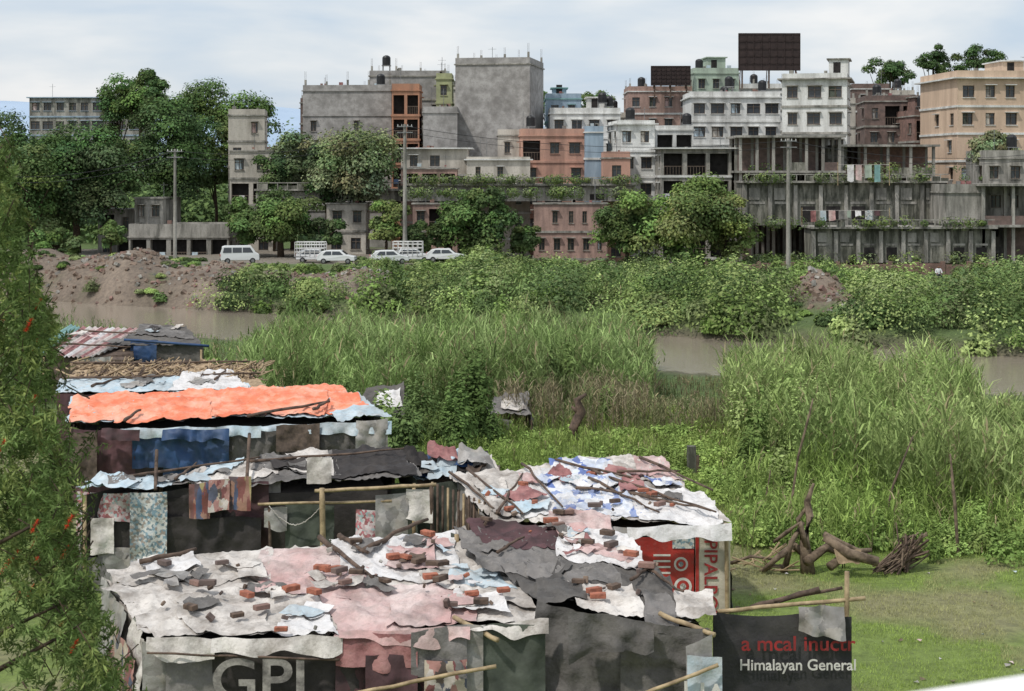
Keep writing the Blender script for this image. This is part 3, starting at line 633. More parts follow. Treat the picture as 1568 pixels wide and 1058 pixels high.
bushmass('broadleaf_weeds',x,d,R.uniform(.2,.6,len(x)),R.uniform(.2,.7,len(x)),150,.11,[(.22,.31,.09),(.26,.35,.1)])
# lawn grass
acc=Acc();px,x,d=scatter(110000,1020,1640,26,50);k=vn(x*1.1,d*1.1,40)>.18;x,d=x[k],d[k];n=len(x)
gc=np.where((fbm(x*.35,d*.35,21)>.58)[:,None],np.array([.42,.42,.2]),np.array([.35,.46,.12]))*R.uniform(.7,1.25,(n,1))*(.75+.5*fbm(x*1.3,d*1.3,31))[:,None]
ribbons(acc,np.stack([x,d,th(x,d)-.01],1),R.uniform(0,6.28,n),R.uniform(.03,.11,n),R.uniform(.008,.018,n),R.uniform(0,.6,n),R.uniform(0,1,n),gc,1)
px,x,d=scatter(60000,560,1300,44,66);n=len(x);gc=np.array([.31,.41,.11])*R.uniform(.7,1.25,(n,1))
ribbons(acc,np.stack([x,d,th(x,d)-.01],1),R.uniform(0,6.28,n),R.uniform(.06,.22,n),R.uniform(.015,.03,n),R.uniform(0,.6,n),R.uniform(0,1,n),gc,1)
acc.build('grass_lawn',['reed'])
# ---------- SHACKS
def rp(px,py,pl):
    z0,y0,s=pl;k=(py-HZ)/F;y=(H-z0+s*y0)/(k+s);return Vector((X(px,y),y,H-k*y))
def under(x,y,seed,amp):
    a=(fbm(x*.7,y*.7,seed,3)-.5)*2*amp
    rd=1-np.abs(2*vn(x*1.6+y*.8,y*1.3-x*.5,seed+9)-1);r2=1-np.abs(2*vn(x*.9-y*2.2,y*.9+x*1.4,seed+19)-1)
    return a+rd**3*amp*.6+r2**5*amp*.5
def ridge(x,y,s):
    r1=1-np.abs(2*vn(x*3.2+y*2,y*2.6-x*1.4,s+5)-1);r2=1-np.abs(2*fbm(x*7,y*8,s+6,2)-1);r3=1-np.abs(2*vn(x*2-y*4,y*1.5+x*3.4,s+15)-1)
    return r1**3*1.8+r2*.5+r3**4*1.8
def sheet(par,name,pts,mat,seed=1,amp=.07,off=0.,own=.012,res=.06,edge=.06):
    A,B,Cc,D=[np.array(p) for p in pts]
    lu=max(np.linalg.norm(B-A),np.linalg.norm(Cc-D));lv=max(np.linalg.norm(D-A),np.linalg.norm(Cc-B))
    nu=max(4,int(lu/res));nv=max(4,int(lv/res))
    u,v=np.meshgrid(np.linspace(0,1,nu+1),np.linspace(0,1,nv+1));s2=random.randint(0,9999)
    u2=u+(vn(v*lv*1.4,v*0+1,s2)-.5)*2*edge/lu*2*(np.abs(u-.5)*2)**3+ (vn(v*lv*5,u*2,s2+1)-.5)*edge*.6/lu*(np.abs(u-.5)*2)**6
    v2=v+(vn(u*lu*1.4,u*0+2,s2+3)-.5)*2*edge/lv*2*(np.abs(v-.5)*2)**3+(vn(u*lu*5,v*2,s2+4)-.5)*edge*.6/lv*(np.abs(v-.5)*2)**6
    p=(A*(1-u2[...,None])+B*u2[...,None])*(1-v2[...,None])+(D*(1-u2[...,None])+Cc*u2[...,None])*v2[...,None]
    x,y=p[...,0],p[...,1]
    w=under(x,y,seed,amp)+off+own*ridge(x,y,seed*37+300)+.012*(fbm(x*2.5,y*2.5,s2,2)-.3)
    bd=np.minimum(np.minimum(u,1-u)*lu,np.minimum(v,1-v)*lv);w=w+np.clip(1-bd/.14,0,1)*.03*(vn(x*3,y*3,s2+8)-.25)
    p[...,2]+=w
    idx=np.arange((nu+1)*(nv+1)).reshape(nv+1,nu+1)
    Q=np.stack([idx[:-1,:-1],idx[:-1,1:],idx[1:,1:],idx[1:,:-1]],-1).reshape(-1,4)
    return mesh_np(name,p.reshape(-1,3),Q,None,[mat],par,True)
def drape(par,name,A,B,zb,mat,amp=.05,folds=1.6,res=.07,flare=.1,hem=.08):
    A=np.array(A);B=np.array(B);zb0,zb1=zb if isinstance(zb,(tuple,list)) else (zb,zb)
    L=max(.1,np.linalg.norm((B-A)[:2]));Hh=max(.1,A[2]-zb0);nu=max(4,int(L/res));nv=max(3,int(Hh/res));s2=random.randint(0,9999)
    u,v=np.meshgrid(np.linspace(0,1,nu+1),np.linspace(0,1,nv+1))
    nrm=np.array([(B-A)[1],-(B-A)[0],0.]);nrm/=np.linalg.norm(nrm)
    t=A*(1-u[...,None])+B*u[...,None];zbot=zb0*(1-u)+zb1*u+hem*(vn(u*L*2.5,u*0,s2)-.5)*2
    p=t.copy();sag=-.05*(1-v)*np.abs(np.sin(u*L*2.2+s2));p[...,2]=(t[...,2]+sag)*(1-v)+zbot*v
    ph=u*L*folds*6.28+(fbm(u*L*1.5,v*Hh*.8,s2+1,3)-.5)*9
    w=amp*np.sin(ph)*(.25+.75*v)+amp*1.3*(fbm(u*L*1.2,v*Hh*1.2,s2+3,3)-.5)*2+flare*v+amp*.6*(1-np.abs(2*vn(u*L*4+v*2,v*Hh*2.5,s2+7)-1))**2+amp*.5*(1-np.abs(2*vn(u*L*5-v*5,v*Hh*4,s2+17)-1))**3
    p+=nrm*w[...,None]
    idx=np.arange((nu+1)*(nv+1)).reshape(nv+1,nu+1)
    Q=np.stack([idx[:-1,:-1],idx[1:,:-1],idx[1:,1:],idx[:-1,1:]],-1).reshape(-1,4)
    return mesh_np(name,p.reshape(-1,3),Q,None,[mat],par,True)
def core(par,pts,inset=.25,drop=.22,k='t_black'):
    c=sum(pts,Vector())/4;mb=MB();vs=[]
    for z in (0,1):
        for p in pts:
            q=p+(c-p).normalized()*inset*1.4;vs.append((q.x,q.y,-.1 if z==0 else p.z-drop))
    mb.add(vs,[(0,3,2,1),(4,5,6,7),(0,1,5,4),(1,2,6,5),(2,3,7,6),(3,0,4,7)],k);mb.build('interior_filler',par)  # solid box in dark cloth colour stands in for the dark interior
    mb=MB()
    for p in pts:
        q=p+(c-p).normalized()*.18;mb.tube([(q.x,q.y,-.2),(q.x,q.y,p.z-.05)],.05,'bamboo')
    mb.build('corner_posts',par,True)
def sidewalls(par,pts,mats,which=(1,2,3)):
    for i in which:
        a,b=pts[i],pts[(i+1)%4];n=max(1,int((b-a).length/2.))
        c=sum(pts,Vector())/4
        for j in range(n):
            p=a.lerp(b,j/n);q=a.lerp(b,(j+1)/n);p=p+(c-p).normalized()*.12;q=q+(c-q).normalized()*.12
            drape(par,'wall_cloth',p,q,.02,random.choice(mats))
def rags(par,pl,seed,amp,Lq,n,mats,s0=.2,s1=.7,off=.06,own=.022):
    z0,y0,s=pl;Aq=[rp(a,b,pl) for a,b in Lq]
    for i in range(n):
        u,v=random.uniform(.04,.94),random.uniform(.06,.92);c=Aq[0].lerp(Aq[1],u).lerp(Aq[3].lerp(Aq[2],u),v);an=random.uniform(0,3.14);a=random.uniform(s0,s1);b=a*random.uniform(.4,.9)
        pts=[]
        for sx,sy in ((-1,-1),(1,-1),(1,1),(-1,1)):
            dx=sx*a*.5*random.uniform(.7,1.1);dy=sy*b*.5*random.uniform(.7,1.1);x=c.x+dx*math.cos(an)-dy*math.sin(an);y=c.y+dx*math.sin(an)+dy*math.cos(an)
            pts.append(Vector((x,y,z0+s*(y-y0))))
        sheet(par,'roof_rag',pts,random.choice(mats),seed,amp,off+i*.0015,own,.05,.05)
def bricks(par,L,pl,seed,amp,off=.1,k=1.2,own=.022):
    mb=MB()
    def zz(x,y): x=np.array([x]);y=np.array([y]);return float(under(x,y,seed,amp)[0]+own*ridge(x,y,seed*37+300)[0])
    for t in L:
        p=rp(t[0],t[1],pl);a=random.uniform(-.9,.9);nb_=random.choice([1,1,2])
        for j in range(nb_):
            x,y=p.x+j*.2,p.y+random.uniform(-.1,.1)
            mb.M=Matrix.Translation((x,y,p.z+zz(x,y)+off+.03*k))@Matrix.Rotation(a+j*.7,4,'Z')@Matrix.Rotation(random.uniform(-.12,.12),4,'X')
            kk=k*random.uniform(.85,1.15);L_=random.uniform(.08,.12)
            mb.box(-L_*kk,.12*kk,-.055*kk,.055*kk,-.037*kk,.037*kk,random.choice(['brick','brick','brick','stick','brickd','brickw']))
    for t in L:
        p=rp(t[0]+random.uniform(-70,70),t[1]+random.uniform(-12,12),pl);mb.M=Matrix.Translation((p.x,p.y,p.z+zz(p.x,p.y)+off))@Matrix.Rotation(random.uniform(0,6),4,Vector(rdir(1)[0]));s=random.uniform(.03,.08)
        mb.box(-s,s*.8,-s*.7,s*.6,-s*.5,s*.6,random.choice(['conc','dirt','brickd','stick','brick']))
    mb.M=Matrix.Identity(4);o=mb.build('weight_bricks',par)
    bv=o.modifiers.new('b','BEVEL');bv.width=.012;bv.segments=2
def sticks(par,L,pl,k='stick',r=.045,off=.1,name='roof_poles'):
    mb=MB()
    for (a,b,c,d2) in L:
        p=rp(a,b,pl)+Vector((0,0,off));q=rp(c,d2,pl)+Vector((0,0,off));n=6
        pts=[p.lerp(q,i/n)+Vector((random.uniform(-1,1),random.uniform(-1,1),random.uniform(-.6,.8)))*.035 for i in range(n+1)]
        mb.tube(pts,[r*(1-.4*i/n)*random.uniform(.85,1.1) for i in range(n+1)],k,7)
    mb.build(name,par,True)
def pole3(par,pts,r,k='bamboo',name='bamboo_pole'):
    mb=MB();pts=[Vector(p) for p in pts];n=7;L=[]
    for i in range(len(pts)-1):
        for j in range(n): L.append(pts[i].lerp(pts[i+1],j/n)+Vector((0,0,random.uniform(-.012,.012))))
    L.append(pts[-1]);mb.tube(L,[r*(1.0 if i%2 else .93) for i in range(len(L))],k,8);return mb.build(name,par,True)
def text(par,body,loc,size,k,rz=0,name='lettering',sx=1.,roll=0):
    cu=bpy.data.curves.new(name,'FONT');cu.body=body;cu.size=size;cu.extrude=.003;cu.materials.append(M[k]);cu.offset=size*.012
    o=bpy.data.objects.new(name,cu);scene.collection.objects.link(o);o.rotation_euler=(math.pi/2,roll,rz);o.scale=(sx,1,1);o.location=loc;setparent(o,par);return o
# --- S1 front shack
PL=(2.15,27.,.11);q=lambda L,pl:[rp(a,b,pl) for a,b in L]
c1=q([(225,983),(842,955),(715,815),(170,880)],PL)
S1=empty('tarp_shack',(sum(c1,Vector())/4).xy.to_3d());core(S1,c1)
sheet(S1,'roof_tarp',c1,'t_white',1,.1,0,.024)
for i,(L,mt) in enumerate([([(232,988),(505,980),(480,905),(160,900)],'t_white'),([(190,905),(420,893),(415,848),(200,868)],'t_white'),
  ([(395,912),(560,925),(560,846),(400,852)],'t_pink'),([(515,990),(735,962),(690,900),(495,912)],'t_pink'),([(530,885),(705,912),(692,822),(500,836)],'t_white2'),
  ([(290,985),(420,985),(410,935),(270,930)],'t_white'),([(640,905),(820,945),(765,880),(635,872)],'t_white'),([(690,905),(790,915),(760,880),(690,882)],'t_lblue'),([(600,975),(700,962),(675,925),(590,935)],'t_pink'),
  ([(430,985),(525,985),(500,950),(430,952)],'t_white2'),([(215,890),(300,885),(300,866),(215,870)],'t_white2'),([(600,880),(680,880),(670,850),(610,850)],'t_pink'),([(700,945),(790,955),(770,925),(700,920)],'t_white2')]):
    sheet(S1,'roof_patch',q(L,PL),mt,1,.1,.008*(i+1),.024,.055)
rags(S1,PL,1,.1,[(235,975),(820,945),(700,825),(190,880)],20,['t_white','t_white','t_white2','t_pink','t_check','t_grey','t_lblue','t_grey','t_white'],.3,1.,.11,.024)
rags(S1,PL,1,.1,[(640,905),(810,940),(700,825),(620,835)],9,['t_white2','t_red','t_lblue','t_pink','t_grey','t_brown'],.25,.6,.13,.024)
bricks(S1,[(300,917),(290,960),(362,967),(378,930),(445,922),(492,892),(520,896),(545,900),(528,912),(620,872),(660,886),(657,912),(655,840),(722,932),(735,940),(430,985),(640,880),(250,880),(545,850),(600,870),(340,880),(590,905),(690,950),(770,930),(480,925),(400,955)],PL,1,.1,.15,1.2,.024)
sticks(S1,[(490,843,572,905),(553,862,655,812),(520,838,560,866),(215,880,300,860)],PL,'stick',.055,.24)
def dr(par,a,ya,b,yb,d,ybot,mt,**k):
    dd=d if isinstance(d,tuple) else (d,d)
    return drape(par,'wall_cloth',P(a,ya,dd[0]),P(b,yb,dd[1]),Z(ybot,dd[0]) if ybot else .02,mt,**k)
dr(S1,218,978,262,984,27.1,None,'t_check');dr(S1,255,984,335,988,27.05,None,'t_grey')
dr(S1,325,985,525,982,27.,None,'t_black',amp=.03,flare=.05);dr(S1,515,975,700,962,27.0,1062,'t_maroon');dr(S1,520,985,690,1000,26.95,1130,'t_black')
dr(S1,515,970,640,965,26.85,1015,'t_red',amp=.05,hem=.15);dr(S1,630,962,715,955,26.85,1035,'t_grey',amp=.06);dr(S1,700,955,740,955,26.95,None,'t_check');dr(S1,735,955,835,950,27.,None,'t_green');dr(S1,560,1000,640,1000,26.8,1090,'t_maroon',amp=.06);dr(S1,650,1010,715,1005,26.75,1100,'t_poster',amp=.05)
dr(S1,225,970,330,975,26.9,1004,'t_white',amp=.04,hem=.14);dr(S1,325,975,525,970,26.8,994,'t_white',amp=.04,hem=.12);dr(S1,520,965,720,955,26.88,982,'t_pink',amp=.04,hem=.12);dr(S1,715,955,840,945,27.,968,'t_white',amp=.04,hem=.1)
drape(S1,'wall_cloth',c1[3],c1[0],.02,'t_white',amp=.09);drape(S1,'wall_cloth',c1[3]+Vector((-.1,0,-.0)),c1[3].lerp(c1[0],.6)+Vector((-.12,0,0)),1.1,'t_check');drape(S1,'wall_cloth',c1[3].lerp(c1[0],.4)+Vector((-.18,0,-.3)),c1[3].lerp(c1[0],.9)+Vector((-.16,0,-.4)),.9,'t_poster')
sidewalls(S1,c1,['t_black','t_green','t_maroon'],(1,2))
text(S1,'GPL',P(322,1072,26.70),.98,'ink_grey',0,'banner_lettering',1.1)
pole3(S1,[P(540,1062,26.5),P(760,1020,26.6)],.035);pole3(S1,[P(695,945,27.6),P(762,980,26.7)],.045);pole3(S1,[P(225,1000,26.7),P(520,1010,26.7)],.02,'stick')
# --- charcoal tarp shack
PB=(2.3,27.,.13)
c2=q([(826,922),(1078,962),(1000,868),(690,812)],PB)
S2=empty('tarp_shack',(sum(c2,Vector())/4).xy.to_3d());core(S2,c2,.3,.25)
sheet(S2,'roof_tarp',c2,'t_char',2,.12,0,.03)
for i,(L,mt) in enumerate([([(735,880),(960,905),(880,830),(690,815)],'t_grey'),([(740,838),(890,850),(850,812),(720,806)],'t_maroon'),([(850,862),(1000,888),(960,825),(850,812)],'t_white2'),
  ([(875,850),(985,880),(950,850),(880,828)],'t_pink'),([(880,945),(992,952),(960,905),(865,902)],'t_white'),([(990,985),(1045,985),(1025,920),(980,915)],'t_grey'),([(1040,955),(1100,955),(1090,915),(1030,915)],'t_white'),([(820,935),(900,935),(880,905),(815,905)],'t_char')]):
    sheet(S2,'roof_patch',q(L,PB),mt,2,.12,.01*(i+1),.03,.055)
rags(S2,PB,2,.12,[(860,870),(1010,895),(950,820),(840,815)],12,['t_white','t_white2','t_pink','t_grey','t_lblue','t_red'],.25,.6,.09,.03)
rags(S2,PB,2,.12,[(830,920),(1070,955),(990,880),(700,820)],5,['t_grey','t_char','t_char'],.3,.7,.06,.03)
bricks(S2,[(908,922),(915,930),(940,912),(842,818),(855,822),(928,828),(935,850),(885,905),(900,845),(965,870),(990,890),(745,812)],PB,2,.12,.11,1.2,.03)
sticks(S2,[(965,905,1000,885),(760,862,800,838),(985,880,1045,925)],PB,'stick',.035,.2)
dr(S2,822,920,1000,955,(27.5,26.8),None,'t_char',amp=.11,folds=.9,flare=.25);dr(S2,950,950,1085,958,26.75,None,'t_char',amp=.11,folds=.9,flare=.2)
dr(S2,870,930,1000,950,26.55,1000,'t_char',amp=.08,hem=.15)
dr(S2,1050,985,1090,965,26.6,1060,'t_check');dr(S2,1052,1000,1105,1000,26.5,1080,'t_lblue')
drape(S2,'wall_cloth',c2[1],c2[2],.02,'t_black');drape(S2,'wall_cloth',c2[2],c2[3],.02,'t_green')
pole3(S2,[P(1010,940,27.4),P(1094,972,26.6)],.045);pole3(S2,[P(985,1062,26.3),P(1100,1018,26.3)],.035)
# --- banner
d0=28.2;BN=empty('event_banner',(X(1200,d0),d0,0))
A_,B_=P(1092,938,d0),P(1304,940,d0);drape(BN,'banner_cloth',A_,B_,Z(1085,d0),'banner',amp=.02,folds=.6,flare=.0,hem=.01)
text(BN,'Himalayan General',P(1132,1026,d0-.1),.27,'ink_white',0,'lettering',.98);text(BN,'a mcal inuctr',P(1135,996,d0-.1),.36,'ink_red',0,'lettering_red',1.05)
pole3(BN,[P(1297,876,d0+.05),(X(1297,d0),d0+.05,-.3)],.045);pole3(BN,[P(1098,936,d0+.05),P(1325,916,d0+.05)],.04)
pole3(BN,[P(1095,940,d0+.08),(X(1095,d0),d0+.08,-.3)],.04);pole3(BN,[P(1150,930,d0+.3),P(1255,902,d0+.1)],.05,'stick');pole3(BN,[P(1185,920,d0+.2),P(1290,900,d0+.1)],.03,'stick')
drape(BN,'hanging_bag',P(1222,925,d0-.05),P(1292,925,d0-.05),Z(962,d0),'t_check',amp=.1,hem=.15)
text(BN,'NA',P(1045,1075,d0-1.7),.5,'ink_white',-.3,'lettering_side')
# --- S6 right white/blue roof shack
P6=(2.0,36.5,.1);c6=q([(752,806),(1120,806),(1008,706),(690,728)],P6)
S6=empty('tarp_shack',(sum(c6,Vector())/4).xy.to_3d());core(S6,c6,.3,.2,'t_brown')
sheet(S6,'roof_tarp',c6,'t_white',3,.12,0,.028)
for i,(L,mt) in enumerate([([(800,795),(960,805),(890,728),(790,728)],'t_white2'),([(850,790),(1000,805),(940,735),(830,722)],'t_bprint'),([(985,806),(1118,812),(1075,760),(950,745)],'t_white2'),([(900,738),(1040,745),(1000,708),(880,708)],'t_white'),
  ([(990,735),(1045,742),(1015,712),(965,708)],'t_pink'),([(860,735),(960,742),(930,712),(835,715)],'t_bprint'),([(755,795),(800,798),(770,745),(715,738)],'t_white'),([(850,818),(945,835),(930,800),(835,795)],'t_pink')]):
    sheet(S6,'roof_patch',q(L,P6),mt,3,.12,.01*(i+1),.028,.06)
rags(S6,P6,3,.12,[(765,798),(1105,798),(1000,715),(720,735)],18,['t_white','t_white2','t_grey','t_lblue','t_pink','t_bprint','t_white2','t_red'],.4,1.2,.09,.028)
sticks(S6,[(850,718,985,750),(905,735,1098,800),(690,735,765,800),(880,760,1020,775),(960,768,1090,796),(760,800,800,738),(900,745,1010,800),(800,722,860,790),(980,712,1090,765),(945,735,1040,735),(715,730,800,800)],P6,'stick',.04,.22)
bricks(S6,[(855,800),(910,795),(985,770),(905,735),(940,780),(800,760),(1010,790),(780,790)],P6,3,.12,.12,1.2,.028)
yw=36.75
dr(S6,900,812,975,812,yw,None,'t_maroon');drape(S6,'eave_cloth',P(960,804,36.35),P(1120,800,36.35),Z(824,36.35),'t_white2',amp=.04,hem=.08)
drape(S6,'eave_cloth',P(752,801,36.35),P(960,806,36.35),Z(820,36.35),'t_check',amp=.05,hem=.12)
mb=MB();mb.box(X(965,yw),X(1062,yw),yw-.1,yw-.05,.3,Z(822,yw),'s_red');mb.box(X(1064,yw),X(1117,yw),yw-.13,yw-.08,.1,Z(818,yw),'s_white');mb.box(X(1029,yw),X(1062,yw),yw-.12,yw-.103,Z(838,yw),Z(820,yw),'t_floral')
mb.box(X(1064,yw),X(1069,yw),yw-.15,yw-.133,.1,Z(818,yw),'s_red');mb.box(X(905,yw),X(975,yw),yw-.28,yw-.22,.1,Z(870,yw),'brickd')
def disc(mb,x,y,z,r,k,n=20): mb.add([(x+r*math.cos(t*6.283/n),y,z+r*math.sin(t*6.283/n)) for t in range(n)],[tuple(range(n))],k)
for (a,b,r) in ((1042,862,.16),(1045,896,.2)): disc(mb,X(a,yw),yw-.108,Z(b,yw),r,'ink_white');disc(mb,X(a,yw),yw-.113,Z(b,yw),r*.7,'s_red');disc(mb,X(a,yw),yw-.118,Z(b,yw),r*.35,'t_floral')
for k in range(5): mb.box(X(1000,yw),X(1026,yw),yw-.108,yw-.103,Z(850+k*9,yw),Z(847+k*9,yw),'ink_white')
mb.build('sign_board',S6)
t=text(S6,'PIPALBOT',P(1108,822,yw-.16),.42,'ink_red',0,'sign_lettering');t.rotation_euler=(math.pi/2,math.pi/2,0);t.location=P(1079,826,yw-.16)
sidewalls(S6,c6,['t_check','t_white','t_green'],(1,2,3))
dr(S6,690,735,752,800,(41.2,36.8),None,'t_brown')
pole3(S6,[P(1112,800,36.5),(X(1114,36.5),36.5,-.2)],.05)
# --- middle-left shack
P2=(2.35,39.,.15);c3=q([(118,756),(645,737),(612,694),(235,734)],P2)
S3=empty('tarp_shack',(sum(c3,Vector())/4).xy.to_3d());core(S3,c3,.6,.2)
sheet(S3,'roof_tarp',c3,'t_grey',4,.12,0,.028)
for i,(L,mt) in enumerate([([(115,758),(262,750),(275,734),(215,738)],'t_lblue'),([(255,750),(420,735),(430,705),(300,722)],'t_white'),([(380,728),(520,728),(510,696),(400,704)],'t_grey'),([(500,735),(645,738),(612,692),(505,694)],'t_black'),([(435,726),(505,728),(505,697),(460,700)],'t_white'),([(300,735),(360,728),(370,712),(320,718)],'t_lblue')]):
    sheet(S3,'roof_patch',q(L,P2),mt,4,.12,.012*(i+1),.028)
rags(S3,P2,4,.12,[(125,752),(500,735),(490,700),(245,735)],8,['t_white','t_lblue','t_grey','t_check','t_black'],.4,1.1,.08,.028)
sticks(S3,[(130,752,400,712),(380,720,620,700),(270,745,300,722)],P2,'stick',.04,.2)
for (a,ya,b,yb,d_,yo,mt) in [(118,752,165,752,39.2,835,'t_pinkf'),(160,752,212,752,39.1,800,'t_pinkf'),(120,810,205,815,39.25,890,'t_check'),(200,752,256,750,39.,857,'t_floral'),(150,835,215,835,39.05,900,'t_check'),(140,790,175,790,39.,850,'t_white'),(118,850,170,850,39.0,930,'t_grey'),
   (250,750,340,742,39.3,None,'t_black'),(335,742,412,735,39.4,None,'t_maroon'),(250,790,400,790,39.15,850,'t_black'),(290,738,322,735,39.,790,'t_stripe'),(320,732,352,730,38.95,780,'t_poster'),(350,728,385,726,39.,778,'t_stripe'),
   (400,735,430,735,39.6,None,'t_check'),(425,745,530,745,40.1,None,'t_green'),(525,750,600,745,40.2,None,'t_black'),(595,740,700,735,40.3,None,'t_green'),
   (405,775,440,775,38.7,810,'t_check'),(437,770,512,770,38.75,838,'t_green'),(575,758,625,750,38.5,826,'t_check'),(622,748,663,745,38.45,796,'t_white'),(545,778,580,778,38.6,830,'t_pinkf'),(470,700,508,698,38.6,736,'t_white')]:
    dr(S3,a,ya,b,yb,d_,yo,mt,amp=.05,flare=.06)
pole3(S3,[P(395,772,38.6),P(600,767,38.5)],.035);pole3(S3,[P(482,752,38.4),P(668,742,38.4)],.045);pole3(S3,[P(493,748,38.4),(X(496,38.4),38.4,-.2)],.07)
pole3(S3,[P(412,770,38.65),(X(416,38.6),38.6,0)],.04,'stick');pole3(S3,[P(660,742,38.4),(X(665,38.4),38.4,0)],.05,'stick')
pole3(S3,[P(240,690,40),P(238,750,39)],.045,'stick');pole3(S3,[P(382,665,41),P(378,735,39.2)],.045,'stick')
mb=MB()
for i in range(11): 
    a=P(662+i*8,738+i*3,39.2-i*.12);mb.tube([a,(a.x,a.y,0)],.03,'stick' if i%3 else 'bamboo',5)
mb.build('bamboo_screen',S3,True)
rope=[P(412+i*8,775+24*math.sin(i/10*math.pi)*1.2,38.5) for i in range(11)];pole3(S3,rope,.012,'t_white','rope')
sidewalls(S3,c3,['t_black','t_green'],(1,2,3))
# --- orange shack
P3=(2.3,49.,.11);c4=q([(100,652),(590,640),(525,592),(112,612)],P3)
S4=empty('tarp_shack',(sum(c4,Vector())/4).xy.to_3d());core(S4,c4,.4,.2)
sheet(S4,'roof_tarp',c4,'t_lblue',5,.13,0,.026,.08)
for i,(L,mt) in enumerate([([(105,652),(575,634),(522,590),(112,612)],'t_orange'),([(180,655),(330,650),(320,615),(190,625)],'t_orange'),([(330,648),(500,640),(500,600),(340,610)],'t_orange'),([(515,655),(596,645),(575,632),(505,635)],'t_lblue')]):
    sheet(S4,'roof_patch',q(L,P3),mt,5,.13,.025*(i+1),.026,.08)
sticks(S4,[(380,650,505,628),(480,640,505,625),(190,658,215,640)],P3,'stick',.06,.26)
for (a,ya,b,yb,d_,yo,mt) in [(108,655,208,658,48.9,None,'t_maroon'),(185,654,400,650,48.7,668,'t_lblue'),(400,650,600,642,48.7,662,'t_lblue'),(203,664,352,664,48.8,716,'t_blue'),(348,660,428,658,48.85,708,'t_char'),(424,650,490,646,48.6,690,'t_brown'),
   (488,650,548,648,48.8,700,'t_char'),(545,642,594,640,48.6,690,'t_check'),(250,700,420,700,48.9,None,'t_blue'),(110,660,150,660,48.5,740,'t_brown'),(155,655,215,655,48.4,672,'t_maroon'),(250,655,352,655,48.5,672,'t_blue'),(400,690,600,690,49.2,None,'t_black')]:
    dr(S4,a,ya,b,yb,d_,yo,mt,amp=.08,flare=.1)
sidewalls(S4,c4,['t_maroon','t_check','t_char'],(1,2,3))
# --- thatch
P4=(2.5,58.,.1);c5=q([(85,604),(410,600),(375,562),(120,562)],P4)
S5=empty('thatched_shack',(sum(c5,Vector())/4).xy.to_3d());core(S5,c5,.3,.15)
sheet(S5,'roof_thatch',c5,'thatch',6,.08,0,.03,.12)
sheet(S5,'roof_patch',q([(80,606),(385,604),(365,582),(95,585)],P4),'t_lblue',6,.08,.05,.03,.1);sheet(S5,'roof_patch',q([(260,604),(385,606),(355,574),(280,578)],P4),'t_white2',6,.08,.08,.03,.1)
rags(S5,P4,6,.08,[(90,604),(390,604),(370,580),(110,582)],7,['t_white','t_check','t_grey','t_lblue'],.4,1.2,.1,.03)
mb=MB()
for i in range(560):
    a=random.uniform(105,400);b=random.uniform(560,586);p=rp(a,b,P4)+Vector((0,0,random.uniform(.05,.16)));an=random.gauss(1.4,.5);L=random.uniform(.3,.9)
    mb.tube([p,p+Vector((math.cos(an)*L,math.sin(an)*L*.9,random.uniform(-.1,.2)))],random.uniform(.015,.035),random.choice(['thatch','bamboo','thatch','stick']),4)
mb.build('thatch_sticks',S5);sticks(S5,[(95,588,400,580),(110,565,390,562),(140,600,190,586),(330,590,345,575)],P4,'stick',.05,.2)
for i in range(5): dr(S5,88+i*62,602,150+i*62,602,55.9,None,random.choice(['t_check','t_maroon','t_grey']))
sidewalls(S5,c5,['t_grey','t_brown'],(1,2,3))
# --- far-left tin shack
P5=(2.3,72.,.12);c7=q([(62,546),(200,548),(240,502),(108,498)],P5)
S7=empty('tin_roof_shack',(sum(c7,Vector())/4).xy.to_3d());core(S7,c7,.3,.12,'t_brown')
def corr(par,pts,mats,nu=14):
    A,B,Cc,D=pts
    mb=MB();n=nu*6
    for i in range(n):
        u0,u1=i/n,(i+1)/n;z0=.04*math.sin(u0*nu*6.28);z1=.04*math.sin(u1*nu*6.28)
        a=A.lerp(B,u0);b=A.lerp(B,u1);c=D.lerp(Cc,u1);d_=D.lerp(Cc,u0)
        mb.quad(a+Vector((0,0,z0)),b+Vector((0,0,z1)),c+Vector((0,0,z1)),d_+Vector((0,0,z0)),mats[int(u0*len(mats))])
    mb.build('corrugated_roof',par)
corr(S7,q([(50,532),(66,545),(125,502),(108,497)],P5),['teal'],3);corr(S7,q([(66,545),(135,547),(215,503),(126,500)],P5),['t_red','t_white','t_pink','t_red','t_white2','t_pink','t_white','t_red','t_pink'],10)
corr(S7,q([(135,548),(190,528),(235,503),(214,502)],P5),['t_white','tin','t_white2'],6)
rags(S7,P5,7,.05,[(75,543),(190,530),(220,505),(120,502)],3,['t_white','t_grey','t_pink'],.4,1.,.1)
sticks(S7,[(75,530,200,535),(120,510,225,515)],P5,'stick',.05,.12)
c8=q([(185,534),(312,534),(285,506),(215,502)],P5)
sheet(S7,'roof_tarp',c8,'t_char',7,.06,.1,.03,.1);sheet(S7,'roof_patch',q([(205,520),(300,528),(270,508),(215,504)],P5),'t_grey',7,.06,.14,.03,.1);rags(S7,P5,7,.06,[(200,525),(300,528),(275,508),(220,505)],4,['t_white','t_grey','t_black','t_lblue'],.4,1.,.2,.03)
for (a,ya,b,yb,d_,yo,mt) in [(66,545,125,548,70.4,None,'t_brown'),(120,546,205,540,70.8,None,'t_brown'),(200,520,242,520,71.8,None,'t_blue'),(240,525,312,528,71.8,None,'t_char'),(205,528,240,528,71.5,550,'t_blue'),(120,546,170,545,70.3,None,'t_check')]:
    dr(S7,a,ya,b,yb,d_,yo,mt)
sidewalls(S7,c7,['t_brown','t_grey'],(2,3));core(S7,c8,.2,.1)
pole3(S7,[P(190,520,71),P(320,530,71)],.06,'t_blue','pipe')
